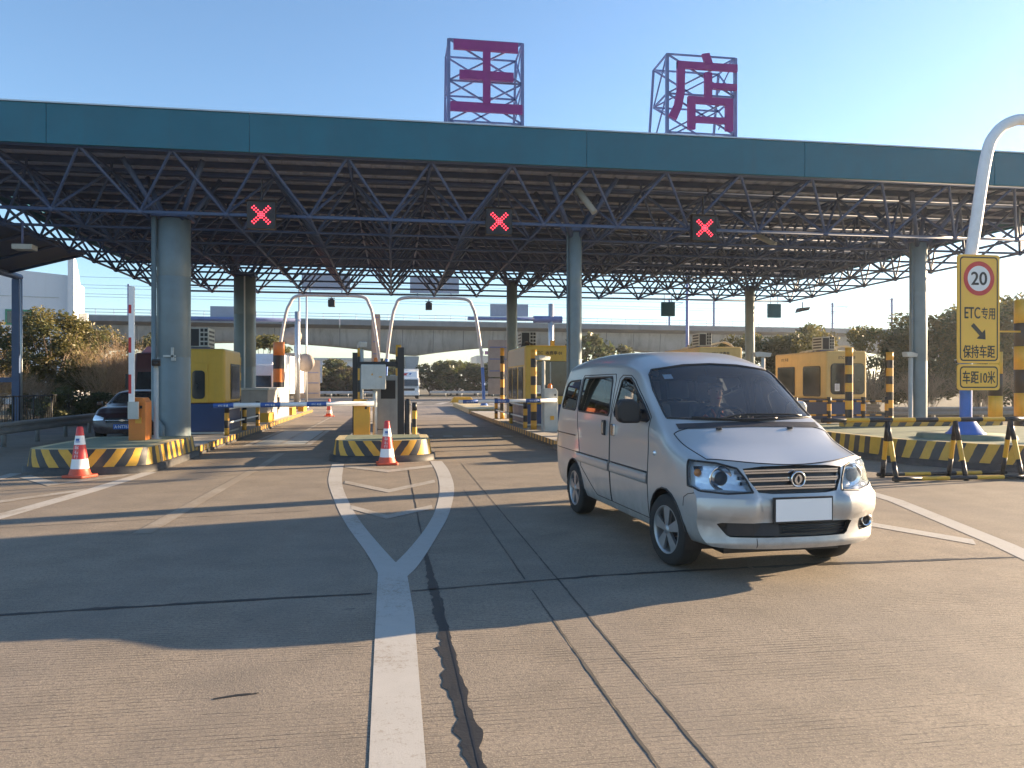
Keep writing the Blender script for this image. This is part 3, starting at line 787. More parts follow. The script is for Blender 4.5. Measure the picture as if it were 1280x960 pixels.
for k in range(3): mb.path(smooth2([(4.7, 27.5 + k * .3, 3.0), (4.75, 27.6 + k * .3, 3.16), (4.9, 27.8 + k * .3, 3.2), (5.2, 28 + k * .2, 3.05)], 4), .016, 6)
obj('hose', mb, 'dark', b)
mb = MB(); mb.cbox((5.62, 26.9, 3.09), (.14, .14, .22)); obj('roof_lamp', mb, 'yellow', b)
# right-hand booths
def tan_booth(label, x0, x1, y0, y1, zt):
    b = booth_base(label, x0, x1, y0, y1, .31, zt, 'boothtan', 'boothblue', 1.12)
    window(b, rrect(x0 + .18, x1 - .14, 1.3, 2.36, .14), y0 - .005, 'y', 'front_window')
    mullion(b, (x0 + x1) / 2, y0 - .026, 1.32, 2.34); notice(b, x0 + .3, x0 + .48, y0 - .026, 1.4, 1.66)
    lettering('lettering', 'ETC 收费亭', ((x0 + x1) / 2, y0 - .012, zt - .24), .12, 'dark', b)
    dy = (y1 - y0)
    for a, c_, r in ((.10, .42, .1), (.58, .93, .05)):
        ya, yb_ = y0 + dy * a, y0 + dy * c_
        mb = MB(); mb.prism(rrect(ya, yb_, 1.2, 2.3, r), x0 - .004, x0 - .018, 'x'); w_ = obj('window', mb, 'black', b)
        mb = MB(); mb.prism(rrect(ya + .05, yb_ - .05, 1.25, 2.25, r), x0 - .019, x0 - .026, 'x'); obj('pane', mb, 'boothglass', w_)
    lettering('lettering', 'ETC 车道', (x0 - .008, y0 + dy * .78, zt - .24), .12, 'dark', b, '-x')
    ac_unit(b, (x0 + x1) / 2 - .3, y0 + 1.0, zt, .85)
    mb = MB()
    for k in range(4): mb.path(smooth2([(x0 + .2, y0 + 1.1 + k * .35, zt + .02), (x0 + .4, y0 + 1.2 + k * .2, zt + .08), (x0 + .8, y0 + .9 + k * .2, zt + .1), (x1 - .3, y0 + .8 + k * .1, zt + .22), (x1 - .12, y0 + .5, zt + .02)], 4), .025, 6)
    obj('hose', mb, 'cream', b)
    return b
tan_booth('tan yellow toll booth in the right lanes with an air conditioner on its roof', 15.05, 16.6, 25, 28.7, 2.82)
tan_booth('tan toll booth mostly hidden behind the van, only its roof showing', 10.75, 12.4, 26, 29.6, 2.98)

# ------------------------------------------------------------------ striped posts, bollards, railings
def striped_post(name, label, x, y, z0, z1, r, n, ca='amber', cb='black', group='striped guard posts', first=0, cap=True, round_=True):
    mb = MB(); h = (z1 - z0) / n
    for k in range(n):
        mb.tube((x, y, z0 + h * k), (x, y, z0 + h * (k + 1)), r, 14 if round_ else 4, None, (k + first) % 2, k in (0, n - 1), round_, 0 if round_ else .5)
    return obj(name, mb, [ca, cb], label=label, cat='post', group=group)
striped_post('striped_post', 'slim yellow and black post right of the left booth, in front of the rear column', -5.18, 27.2, .22, 2.55, .085, 9, 'yellow')
striped_post('striped_post', 'thick orange and black post under the left gantry leg', -6.6, 46.5, .2, 4.1, .32, 5, 'orange', group='striped guard posts')
striped_post('striped_post', 'orange and black post behind the left end of the grey equipment frame', -.86, 20.6, .2, 2.68, .065, 8, 'amber', first=1)
striped_post('striped_post', 'orange and black post behind the tall black plate on the middle island', .145, 20.9, .2, 2.7, .075, 8, 'amber', first=1)
striped_post('striped_post', 'yellow and black bollard standing behind the middle nose', .52, 18.95, .2, 1.2, .06, 5, 'yellow', first=1, group='short bollards')
mb = MB(); mb.lathe([(.075, .2), (.075, 1.22), (.05, 1.28), (0, 1.29)], (.36, 19.1, 0), 14, cap=False); obj('bollard', mb, 'black', label='black bollard beside the yellow striped bollard', cat='bollard', group='short bollards')
striped_post('striped_post', 'yellow and black post standing before the right booth window', 4.45, 24.2, .2, 2.75, .10, 9, 'amber', first=0)
striped_post('striped_post', 'orange and black post left of the right booth side windows', 4.48, 31.6, .2, 3.15, .09, 9, 'amber', first=0)
striped_post('striped_post', 'yellow and black post in front of the tan booth window', 14.0, 22, .31, 2.78, .115, 9, 'amber', first=0)
striped_post('striped_post', 'yellow and black post between the tan booth and the slim front column', 16.5, 23.6, .31, 2.72, .115, 9, 'amber', first=0)
t = thing('height_gauge', 'pair of broad yellow and black posts joined by a bar, right of the yellow sign', 'height gauge', (18, 20.3, 0))
for x, zt in ((17.62, 2.6), (18.58, 4.15)):
    mb = MB(); n = 6 if zt > 3 else 4; h = zt / n
    for k in range(n): mb.tube((x, 20.3, h * k), (x, 20.3, h * (k + 1)), .26 if zt > 3 else .19, 16, None, k % 2, True)
    obj('striped_post', mb, ['black', 'yellow'], t)
mb = MB(); mb.beam((17.55, 20.2, 2.56), (17.55, 20.2, 3.2), .05); mb.beam((17.5, 20.2, 3.2), (18.58, 20.2, 3.2), .05); obj('bar', mb, 'yellow', t)
def railing(label, pts, z, m, zr=(.55, .95), posts='amber', r=.03, zt=1.05, striped=False):
    c_ = Vector(pts[0]).lerp(Vector(pts[-1]), .5)
    t = thing('railing', label, 'railing', (c_.x, c_.y, z))
    for x, y in pts:
        mb = MB(); n = 4
        for k in range(n): mb.tube((x, y, z + (zt - z) * k / n), (x, y, z + (zt - z) * (k + 1) / n), .07, 12, None, k % 2, k in (0, n - 1))
        obj('post', mb, [posts, 'black'], t)
    for h in zr:
        mb = MB()
        for (xa, ya), (xb, yb) in zip(pts[:-1], pts[1:]):
            if striped:
                n = max(3, int(math.hypot(xb - xa, yb - ya) / .22))
                for k in range(n):
                    mb.tube((xa + (xb - xa) * k / n, ya + (yb - ya) * k / n, h), (xa + (xb - xa) * (k + 1) / n, ya + (yb - ya) * (k + 1) / n, h), r, 8, None, k % 2, False)
            else: mb.tube((xa, ya, h), (xb, yb, h), r, 8, None, 0)
        obj('rail', mb, [m, 'black'], t)
    return t
railing('white two-rail railing on yellow posts beside the left booth', [(-4.62, 22.6), (-4.62, 25.2), (-4.62, 27.6)], .2, 'white')
railing('white railing on striped posts along the right booth', [(4.28, 24.8), (4.26, 27.8), (4.28, 32)], .2, 'white')
railing('orange and black railing in front of the tan booth', [(13.1, 23.6), (14.3, 23.6), (15.4, 23.4), (16.4, 23.6)], .3, 'amber', (.62, 1.08), striped=True, zt=1.22)
def camera_post(label, x, y, z0, zt, r=.05, rz=0, cm='grey2'):
    t = thing('camera_post', label, 'camera', (x, y, z0), 'lane cameras on grey posts', rz)
    mb = MB(); mb.lathe([(r * 2.2, 0), (r * 2.2, .02), (r, .03), (r, zt - z0), (0, zt - z0)], (0, 0, 0), 14); obj('post', mb, 'grey2', t, local=True)
    mb = MB(); mb.prism([(-.26, -.05), (.2, -.05), (.24, .06), (-.14, .10), (-.30, .08)], -.085, .085, 'y'); mb.v = [(p[0], p[1], p[2] + zt - z0 + .09) for p in mb.v]
    h = obj('camera', mb, cm, t, bevel=.012, local=True)
    mb = MB(); mb.lathe([(.045, 0), (.045, .03), (0, .03)], (.2, 0, zt - z0 + .09), 12, 'x'); obj('lens', mb, 'dark', h, local=True)
    mb = MB(); mb.cbox((0, 0, zt - z0 + .02), (.07, .07, .08)); obj('bracket', mb, 'grey', t, local=True)
    return t
camera_post('dark camera on a grey post between the orange cabinet and the thick column', -5.06, 17.6, .46, 2.0, .05, R(-75), 'dark')
camera_post('camera on a grey post behind the amber barrier cabinet of the middle island', -.76, 19.3, .2, 2.5, .045, R(100))
camera_post('camera on a pale post beside the card machine at the right booth', 4.55, 23.1, .2, 2.34, .055, R(35))
camera_post('white camera on a post over the corner of the van windscreen', 10.9, 21.5, .31, 2.42, .06, R(0))
camera_post('flat grey camera on a post left of the slim front column', 15.3, 20.9, .5, 2.42, .065, R(20))
camera_post('flat grey camera on a post between the slim column and the yellow sign', 14.1, 17.2, .5, 2.12, .06, R(165))

# ------------------------------------------------------------------ barrier gates
def barrier(label, x, y, z, m, ht, w_=.34, d_=.42):
    t = thing('barrier_gate', label, 'barrier gate', (x, y, z), 'lane barrier gates')
    mb = MB(); mb.prism([(x - w_ / 2, z), (x + w_ / 2, z), (x + w_ / 2, z + ht - .09), (x + w_ / 2 - .07, z + ht), (x - w_ / 2, z + ht)], y, y + d_, 'y'); c_ = obj('cabinet', mb, m, t, bevel=.012)
    mb = MB(); mb.cbox((x + w_ / 2 - .09, y - .006, z + ht - .2), (.05, .012, .06)); obj('lock', mb, 'black', c_)
    mb = MB(); mb.cbox((x + .03, y - .006, z + .42), (.12, .012, .12)); obj('plate', mb, 'amber', c_)
    return t
t = barrier('orange barrier cabinet with its red and white arm raised upright', -5.31, 17.15, .465, 'orange', .9)
mb = MB()
zz = [.98, 1.35, 2.0, 2.35, 2.92, 3.25, 3.55, 3.68]
x, y = -5.38, 17.05
zz = [.97, 1.45, 1.85, 2.3, 2.62, 3.12, 3.3, 3.68]
for k in range(7): mb.box(x - .055, x + .0, y - .03, y + .03, zz[k], zz[k + 1], k % 2)
mb.box(x + .001, x + .05, y - .032, y + .032, .93, 3.68, 0)
obj('arm', mb, ['white', 'red'], t)
mb = MB(); mb.cbox((x + .03, y, 1.1), (.2, .07, .36)); obj('arm_clamp', mb, 'grey2', t)
t = barrier('amber barrier cabinet with its long white arm lowered towards the left lane', -.74, 18.7, .2, 'amber', 1.08, .38, .5)
mb = MB(); mb.tube((-.45, 18.62, 1.19), (-3.95, 18.62, 1.15), .055, 12); a = obj('arm', mb, 'white', t)
for k in range(3): mb = MB(); mb.tube((-1.55 - k * 1.05, 18.62, 1.178 - k * .012), (-2.0 - k * 1.05, 18.62, 1.172 - k * .012), .057, 12); obj('blue_label', mb, 'blue', a)
for k in range(3): lettering('lettering', 'ETC 车道', (-1.775 - k * 1.05, 18.561, 1.175 - k * .012), .05, 'white', a)
mb = MB(); mb.cbox((-.52, 18.66, 1.19), (.2, .08, .16)); obj('arm_clamp', mb, 'grey2', t)
t = barrier('pale grey barrier cabinet with an amber lamp, its white arm lowered over the right lane', 4.75, 22.9, .2, 'grey2', 1.32, .42, .5)
mb = MB(); mb.tube((4.9, 22.82, 1.16), (1.93, 22.82, 1.12), .055, 12); a = obj('arm', mb, 'white', t)
for k in range(3): mb = MB(); mb.tube((2.05 + k * .95, 22.82, 1.123 + k * .012), (2.5 + k * .95, 22.82, 1.129 + k * .012), .057, 12); obj('blue_label', mb, 'blue', a)
for k in range(3): lettering('lettering', 'ETC 车道', (2.275 + k * .95, 22.761, 1.126 + k * .012), .05, 'white', a)
mb = MB(); mb.lathe([(.07, 1.52), (.065, 1.6), (.04, 1.66), (0, 1.67)], (4.75, 23.1, 0), 14); obj('lamp', mb, 'lampamber', t)

# ------------------------------------------------------------------ equipment on the middle island
t = thing('control_cabinet', 'tall grey control cabinet with a dark screen on the middle island', 'cabinet', (-.1, 19.9, .2))
mb = MB(); mb.box(-.48, .12, 19.6, 20.2, .2, 1.86); c_ = obj('body', mb, 'grey', t, bevel=.015)
mb = MB(); mb.box(-.30, .06, 19.585, 19.597, 1.28, 1.74); obj('screen', mb, 'black', t)
mb = MB(); mb.box(-.44, -.36, 19.59, 19.597, .5, .52); mb.prism([(-.46, .51), (-.38, .55), (-.38, .47)], 19.588, 19.597); mb.box(-.36, -.2, 19.59, 19.597, .503, .517); obj('arrow', mb, 'dark', c_)
t = thing('junction_box', 'pale grey junction box on a thin post behind the amber cabinet', 'junction box', (-.42, 18.85, .2))
mb = MB(); mb.box(-.76, -.17, 18.75, 19.0, 1.52, 2.12); c_ = obj('box', mb, 'grey2', t, bevel=.015)
mb = MB(); mb.prism([(-.52, 1.86), (-.47, 1.86), (-.495, 1.92)], 18.744, 18.748); mb.cbox((-.3, 18.745, 1.82), (.07, .008, .025)); obj('warning_mark', mb, 'amber', c_)
mb = MB(); mb.tube((-.43, 18.9, .2), (-.43, 18.9, 1.52), .055, 12); obj('post', mb, 'grey2', t)
t = thing('equipment_frame', 'dark equipment frame with a crossbar over the middle island cabinets', 'equipment frame', (-.2, 19.4, .2))
mb = MB(); mb.box(.11, .27, 19.05, 19.35, .2, 2.55); obj('upright_plate', mb, 'black', t, bevel=.01)
mb = MB(); mb.box(-.98, -.86, 19.2, 19.32, .2, 2.42); obj('upright', mb, 'black', t)
mb = MB(); mb.box(-.855, .105, 19.2, 19.3, 2.08, 2.2); obj('crossbar', mb, 'black', t)
mb = MB(); mb.lathe([(.05, 2.2), (.05, 2.26), (.03, 2.3), (0, 2.3)], (-.42, 19.25, 0), 12); obj('lamp', mb, 'lampamber', t)
t = thing('card_reader', 'small pale reader column behind the grey control cabinet', 'reader', (.15, 21.4, .2))
mb = MB(); mb.box(-.02, .22, 21.2, 21.6, .2, 1.35); obj('body', mb, 'cream', t, bevel=.02)
mb = MB(); mb.box(-.08, .28, 21.15, 21.65, 1.36, 1.9); obj('head', mb, 'grey2', t, bevel=.02)

# left island back row: concrete cabinet, yellow blocks
t = thing('concrete_cabinet', 'long grey concrete housing behind the left booth railing', 'housing', (-5.4, 31, .2))
mb = MB(); mb.box(-6.1, -4.72, 30.4, 36.5, .2, 1.42); obj('body', mb, 'concrete', t, bevel=.02)
mb = MB(); mb.box(-6.15, -4.68, 30.35, 36.55, 1.422, 1.50); obj('lid', mb, 'grey2', t)
mb = MB(); mb.box(-4.718, -4.70, 33, 33.4, .6, 1.1); obj('vent', mb, 'black', t)
for k, (y, l_) in enumerate(((30.0, 'yellow kerb block in front of the grey concrete housing'), (36.9, 'yellow kerb block behind the grey concrete housing'), (41.5, 'yellow kerb block at the far end of the left island'))):
    mb = MB(); mb.prism([(y, .2), (y + 1.4, .2), (y + 1.3, .55), (y + .1, .55)], -4.62, -4.95, 'x'); obj('kerb_block', mb, 'yellow', bevel=.02, label=l_, cat='kerb block', group='yellow kerb blocks')
mb = MB(); mb.prism([(4.15, .3), (6.0, .3), (5.6, .7), (4.4, .7)], 56, 57, 'y'); obj('kerb_block', mb, 'yellow', bevel=.03, label='yellow kerb block at the far tip of the long right island', cat='kerb block', group='yellow kerb blocks')

# ------------------------------------------------------------------ gantry arches
M['tubegrey'] = mat('tube_grey_white', (.48, .46, .45), .4, dirt=(.3, .26, .24))
def bend(pts, n=6): return smooth2(pts, n)
def arch(label, y, base, ztop, z0, r, m_low, sign=None, zsplit=3.2):
    xl, xls, xrs, xr = base
    t = thing('gantry_arch', label, 'gantry', ((xl + xr) / 2, y, z0), 'bent tube gantries over the lanes')
    pts = bend([(xl, y, z0), (xl + (xls - xl) * .12, y, zsplit), (xl + (xls - xl) * .42, y, ztop - 1.25), (xl + (xls - xl) * .62, y, ztop - .5), (xl + (xls - xl) * .82, y, ztop - .12), (xls + .12 * (xrs - xls), y, ztop), ((xls + xrs) / 2, y, ztop),
                (xrs - .12 * (xrs - xls), y, ztop), (xr + (xrs - xr) * .82, y, ztop - .12), (xr + (xrs - xr) * .62, y, ztop - .5), (xr + (xrs - xr) * .42, y, ztop - 1.25), (xr + (xrs - xr) * .12, y, zsplit), (xr, y, z0)], 6)
    mats = [1 if p[2] < zsplit - .05 else 0 for p in pts]
    mb = MB(); mb.path(pts, r, 12, 0, False, mats); obj('tube', mb, ['tubegrey', m_low], t)
    mb = MB()
    for x in (xl, xr): mb.lathe([(r * 3, z0), (r * 3, z0 + .03), (r * 1.2, z0 + .35), (r, z0 + .36)], (x, y, 0), 14)
    obj('foot', mb, m_low, t)
    return t
def gantry_camera(t, x, y, z):
    mb = MB(); mb.box(x - .03, x + .03, y - .03, y + .03, z - .3, z - .08); mb.box(x - .22, x + .22, y - .05, y + .05, z - .34, z - .3)
    c_ = obj('antenna_bracket', mb, 'grey', t)
    mb = MB(); mb.box(x - .2, x + .2, y - .25, y + .2, z - .85, z - .42); mb.box(x - .12, x + .12, y - .1, y + .1, z - .42, z - .34); obj('antenna', mb, 'dark', c_, bevel=.03)
t = arch('white bent-tube gantry over the left lane, nearer the booth with blue base', 48, (-7.0, -5.6, -1.9, -.72), 7.05, .2, .10, 'grey')
gantry_camera(t, -3.7, 48, 7.2)
mb = MB(); mb.box(-5.5, -2.6, 48.25, 48.33, 7.4, 8.45); obj('sign_board', mb, 'signblue', t); mb = MB(); mb.beam((-5, 48.3, 7.2), (-5, 48.3, 8.3), .06); mb.beam((-3.1, 48.3, 7.2), (-3.1, 48.3, 8.3), .06); obj('sign_post', mb, 'frame', t)
t = arch('white bent-tube gantry over the middle lane, its lower legs blue', 48, (-.50, .6, 4.45, 5.66), 7.0, .2, .10, 'poleblue')
gantry_camera(t, 2.2, 48, 7.1)
mb = MB(); mb.box(1.05, 4.1, 48.25, 48.33, 7.32, 8.35); obj('sign_board', mb, 'signblue', t); mb = MB(); mb.beam((1.5, 48.3, 7.1), (1.5, 48.3, 8.2), .06); mb.beam((3.6, 48.3, 7.1), (3.6, 48.3, 8.2), .06); obj('sign_post', mb, 'frame', t)
def sign_back(x0, x1, z0, z1, y, label, m='signbrown', split=None):
    t = thing('sign_back', label, 'road sign', ((x0 + x1) / 2, y, z0), 'road signs seen from behind')
    mb = MB(); mb.prism(rrect(x0, x1, z0, z1, .1), y, y - .04); obj('board', mb, m, t)
    mb = MB(); k = z0 + .35
    while k < z1 - .2: mb.box(x0 + .1, x1 - .1, y - .075, y - .042, k, k + .06); k += .75
    obj('rail', mb, 'frame', t)
    if split:
        mb = MB(); mb.prism(rrect(x0, x1, split[0], split[1], .1), y, y - .04); obj('lower_board', mb, m, t)
    return t
sign_back(5.95, 7.4, 2.1, 4.45, 48.4, 'tall grey-brown back of a sign on the middle gantry leg', split=(1.0, 2.0))
sign_back(-1.32, -.78, 2.4, 6.0, 48.6, 'narrow brown back of a sign between the two gantry legs')
sign_back(-7.0, -5.3, .6, 3.4, 58, 'tall grey sign back to the right of the thin lamp poles')
# the right-hand gantry with the yellow sign
zs0 = .507
t = thing('gantry_arch', 'near white gantry on a blue foot rising past the canopy fascia at the right', 'gantry', (12.0, 14.6, zs0), 'bent tube gantries over the lanes')
pts = bend([(11.97, 14.6, zs0), (11.98, 14.6, 2.0), (12.02, 14.6, 3.8), (12.2, 14.6, 5.0), (12.46, 14.6, 6.5), (12.68, 14.6, 6.98), (13.05, 14.6, 7.25), (13.6, 14.6, 7.32), (16, 14.6, 7.32), (16.6, 14.6, 7.1), (17.0, 14.6, 6.5), (17.4, 14.6, 4), (17.5, 14.6, 0)], 6)
mb = MB(); mb.path(pts, .118, 16, 0, False, [1 if p[2] < 2.6 and p[0] < 14 else 0 for p in pts]); obj('tube', mb, ['white', 'poleblue'], t)
mb = MB(); mb.lathe([(.38, zs0 + .09), (.38, zs0 + .11), (.34, zs0 + .13), (.145, zs0 + .42), (.125, zs0 + .45)], (11.97, 14.6, 0), 20); obj('foot', mb, 'poleblue', t)
mb = MB(); mb.lathe([(.95, zs0), (.92, zs0 + .085), (0, zs0 + .09)], (11.97, 14.6, 0), 8); obj('plinth', mb, 'greenfloor', t)
sg = thing('speed_sign', 'yellow road sign with a 20 limit and a lane arrow on the near gantry', 'road sign', (12.13, 14.45, 1.5))
x0, x1, y = 11.64, 12.62, 14.42
def board(z0, z1, nm, ins):
    mb = MB(); mb.prism(rrect(x0, x1, z0, z1, .07), y, y + .035); b_ = obj(nm, mb, 'signyellow', sg)
    o = rrect(x0 + ins, x1 - ins, z0 + ins, z1 - ins, .08); i_ = rrect(x0 + ins + .028, x1 - ins - .028, z0 + ins + .028, z1 - ins - .028, .06)
    mb = MB(); n_ = len(o); a = mb.add([(u, y - .003, v) for u, v in o]); c_ = mb.add([(u, y - .003, v) for u, v in i_])
    for k in range(n_): mb.face((a + k, a + (k + 1) % n_, c_ + (k + 1) % n_, c_ + k))
    obj('border', mb, 'black', b_); return b_
b1 = board(2.085, 4.36, 'main_board', .045); b2 = board(1.52, 2.065, 'lower_board', .045)
mb = MB(); xc = (x0 + x1) / 2
mb.lathe([(.36, -.004), (.265, -.004)], (xc, y, 3.86), 40, 'y'); obj('red_ring', mb, 'red', b1)
mb = MB(); mb.lathe([(.265, -.0035), (0, -.0035)], (xc, y, 3.86), 40, 'y'); obj('white_disc', mb, 'white', b1)
lettering('lettering', '20', (xc, y - .007, 3.86), .27, 'black', b1, bold=.03)
lettering('lettering', 'ETC', (xc - .155, y - .004, 3.14), .235, 'black', b1, bold=.022, width=.36)
lettering('lettering', '专用', (xc + .215, y - .004, 3.13), .25, 'black', b1, bold=.022, width=.32)
lettering('lettering', '保持车距', (xc, y - .004, 2.33), .27, 'black', b1, bold=.022, width=.74)
lettering('lettering', '车距10米', (xc, y - .004, 1.79), .27, 'black', b2, bold=.022, width=.76)
mb = MB()
def rot(u, v, a=-45): c_, s_ = math.cos(R(a)), math.sin(R(a)); return (xc + .0 + u * c_ - v * s_, 2.74 + u * s_ + v * c_)
mb.poly([(p[0], y - .004, p[1]) for p in [rot(-.22, -.045), rot(.06, -.045), rot(.06, .045), rot(-.22, .045)]])
mb.poly([(p[0], y - .004, p[1]) for p in [rot(.06, -.14), rot(.22, 0), rot(.06, .14)]]); obj('arrow', mb, 'black', b1)
mb = MB(); mb.box(xc - .4, xc + .4, y + .036, y + .07, 3.4, 3.46); mb.box(xc - .4, xc + .4, y + .036, y + .07, 2.3, 2.36); mb.box(xc - .4, xc + .4, y + .036, y + .07, 1.72, 1.78); obj('mounting_bar', mb, 'galv', sg)

# ------------------------------------------------------------------ cones
def cone(label, x, y, rz):
    t = thing('traffic_cone', label, 'traffic cone', (x, y, 0), 'red and white traffic cones', rz)
    mb = MB(); mb.prism(rrect(-.215, .215, -.215, .215, .05), .004, .05, 'z'); obj('base', mb, 'coneorange', t, bevel=.012, local=True)
    H = .9
    def rr(z): return .165 - (.165 - .048) * (z - .05) / (H - .05)
    zs = [.05, .16, .33, .58, .74, H - .02]
    mb = MB(); pr = [(rr(z), z) for z in zs] + [(.042, H - .004), (.03, H), (0, H - .03)]
    pr = [(.185, .048), (.18, .07)] + pr[1:]
    mats = [1, 1, 2, 0, 2, 0, 0, 0, 0]
    mb.lathe(pr, (0, 0, 0), 28, 'z', 0, mats); obj('body', mb, ['conered', 'coneorange', 'white'], t, local=True)
    def wrap(zc, da=0):
        def f(u, v):
            r_ = rr(zc + v) + .003; a = -PI / 2 - rz + da + u / r_
            return (r_ * math.cos(a), r_ * math.sin(a), zc + v)
        return f
    for k, ch in enumerate('靠右行'):
        lettering('lettering', ch, None, .066, 'white', t, curve=wrap(.535 - k * .078, -.18), local=True, width=.075, bold=.01)
    mb = MB()
    f = wrap(.66, -.1)
    for (u0, u1, v0, v1) in ((-.04, .04, -.035, -.02), (-.035, .03, -.01, .03)):
        q = [f(u, v) for v in (v0, v1) for u in (u0, (u0 + u1) / 2, u1)]; i = mb.add(q)
        mb.face((i, i + 1, i + 4, i + 3)); mb.face((i + 1, i + 2, i + 5, i + 4))
    obj('blue_mark', mb, 'blue', t, local=True)
    return t
cone('red and white cone in front of the middle island nose', -.12, 15.95, .1)
cone('red and white cone in front of the left island nose', -5.47, 14.6, -.35)
c3 = cone('small far red and white cone beyond the middle barrier arm', -3.2, 40, .4)

# ------------------------------------------------------------------ barricade
t = thing('barricade', 'black and yellow A-frame barricade blocking the lane right of the van', 'barricade', (9.5, 12.1, 0))
yb = 12.1
def bar(nm, p, q, n, r=.035, f=0):
    mb = MB(); p = Vector(p); q = Vector(q)
    for k in range(n): mb.tube(p.lerp(q, k / n), p.lerp(q, (k + 1) / n), r, 12, None, (k + f) % 2, k in (0, n - 1))
    obj(nm, mb, ['black', 'yellow'], t)
bar('top_bar', (7.2, yb, 1.03), (11.1, yb, 1.03), 9, .04)
for x in (8.42, 9.72, 10.8):
    bar('leg', (x - .05, yb - .32, 0), (x - .02, yb - .02, 1.0), 3, .04); bar('leg', (x + .12, yb + .32, 0), (x + .02, yb + .02, 1.0), 3, .04)
bar('foot_bar', (8.3, yb - .32, .05), (10.9, yb - .32, .05), 5, .035, 0); bar('foot_bar', (8.45, yb + .32, .05), (11.0, yb + .32, .05), 5, .035, 0)

# ------------------------------------------------------------------ vehicle bodies
def car_paint(name, col, metal=.5, rough=.34, coat=.4):
    m, nt, b = _base(name)
    tc = _n(nt, 'ShaderNodeTexCoord').outputs['Object']
    fl = _noise(nt, tc, 700, 2)
    c = _mix(nt, _ramp(nt, fl, .35, .65), tuple(x * .92 for x in col), tuple(min(1, x * 1.06) for x in col))
    s = _n(nt, 'ShaderNodeSeparateXYZ'); nt.links.new(tc, s.inputs[0])
    low = _math(nt, 'MULTIPLY', _ramp(nt, s.outputs[2], .75, .28), _ramp(nt, _noise(nt, tc, 5, 7, .65), .3, .7))
    c = _mix(nt, _math(nt, 'MULTIPLY', low, .55), c, (.22, .19, .15))
    g = _n(nt, 'ShaderNodeNewGeometry')
    c = _mix(nt, g.outputs['Backfacing'], c, (.03, .03, .032))
    nt.links.new(c, b.inputs['Base Color'])
    b.inputs['Metallic'].default_value = metal
    rr = _math(nt, 'ADD', rough, _math(nt, 'MULTIPLY', low, .4)); nt.links.new(rr, b.inputs['Roughness'])
    b.inputs['Coat Weight'].default_value = coat; b.inputs['Coat Roughness'].default_value = .06
    _bump(nt, b, _noise(nt, tc, 2.2, 2), .03, .02)
    return m
M['silver'] = car_paint('silver_car_paint', (.48, .475, .465))
M['maroon'] = car_paint('maroon_car_paint', (.04, .014, .018), .2, .3, .4)
M['truckred'] = mat('truck_red', (.085, .022, .024), .35, var=.1)
M['truckorange'] = mat('cargo_red_orange', (.55, .16, .07), .6, dirt=(.3, .12, .06))
M['rim'] = mat('alloy_rim', (.36, .365, .375), .42, metal=.85, bump=0)
M['fabric'] = mat('seat_fabric', (.16, .165, .18), .9)
M['fabriclight'] = mat('seat_cover_pale', (.36, .33, .30), .9)
M['dash'] = mat('dashboard', (.035, .035, .04), .55)
M['paper'] = mat('paper', (.7, .72, .74), .7)
M['platewhite'] = mat('blank_plate', (.86, .86, .86), .45, var=.02)
M['plateblue'] = mat('plate_blue', (.03, .12, .42), .4)
M['grillblack'] = mat('grille_black', (.02, .02, .022), .35)
M['reflector'] = mat('lamp_reflector', (.78, .80, .83), .2, metal=.6, var=.05, bump=.9, bscale=34)
M['indicator'] = mat('indicator_amber', (.65, .22, .03), .25)

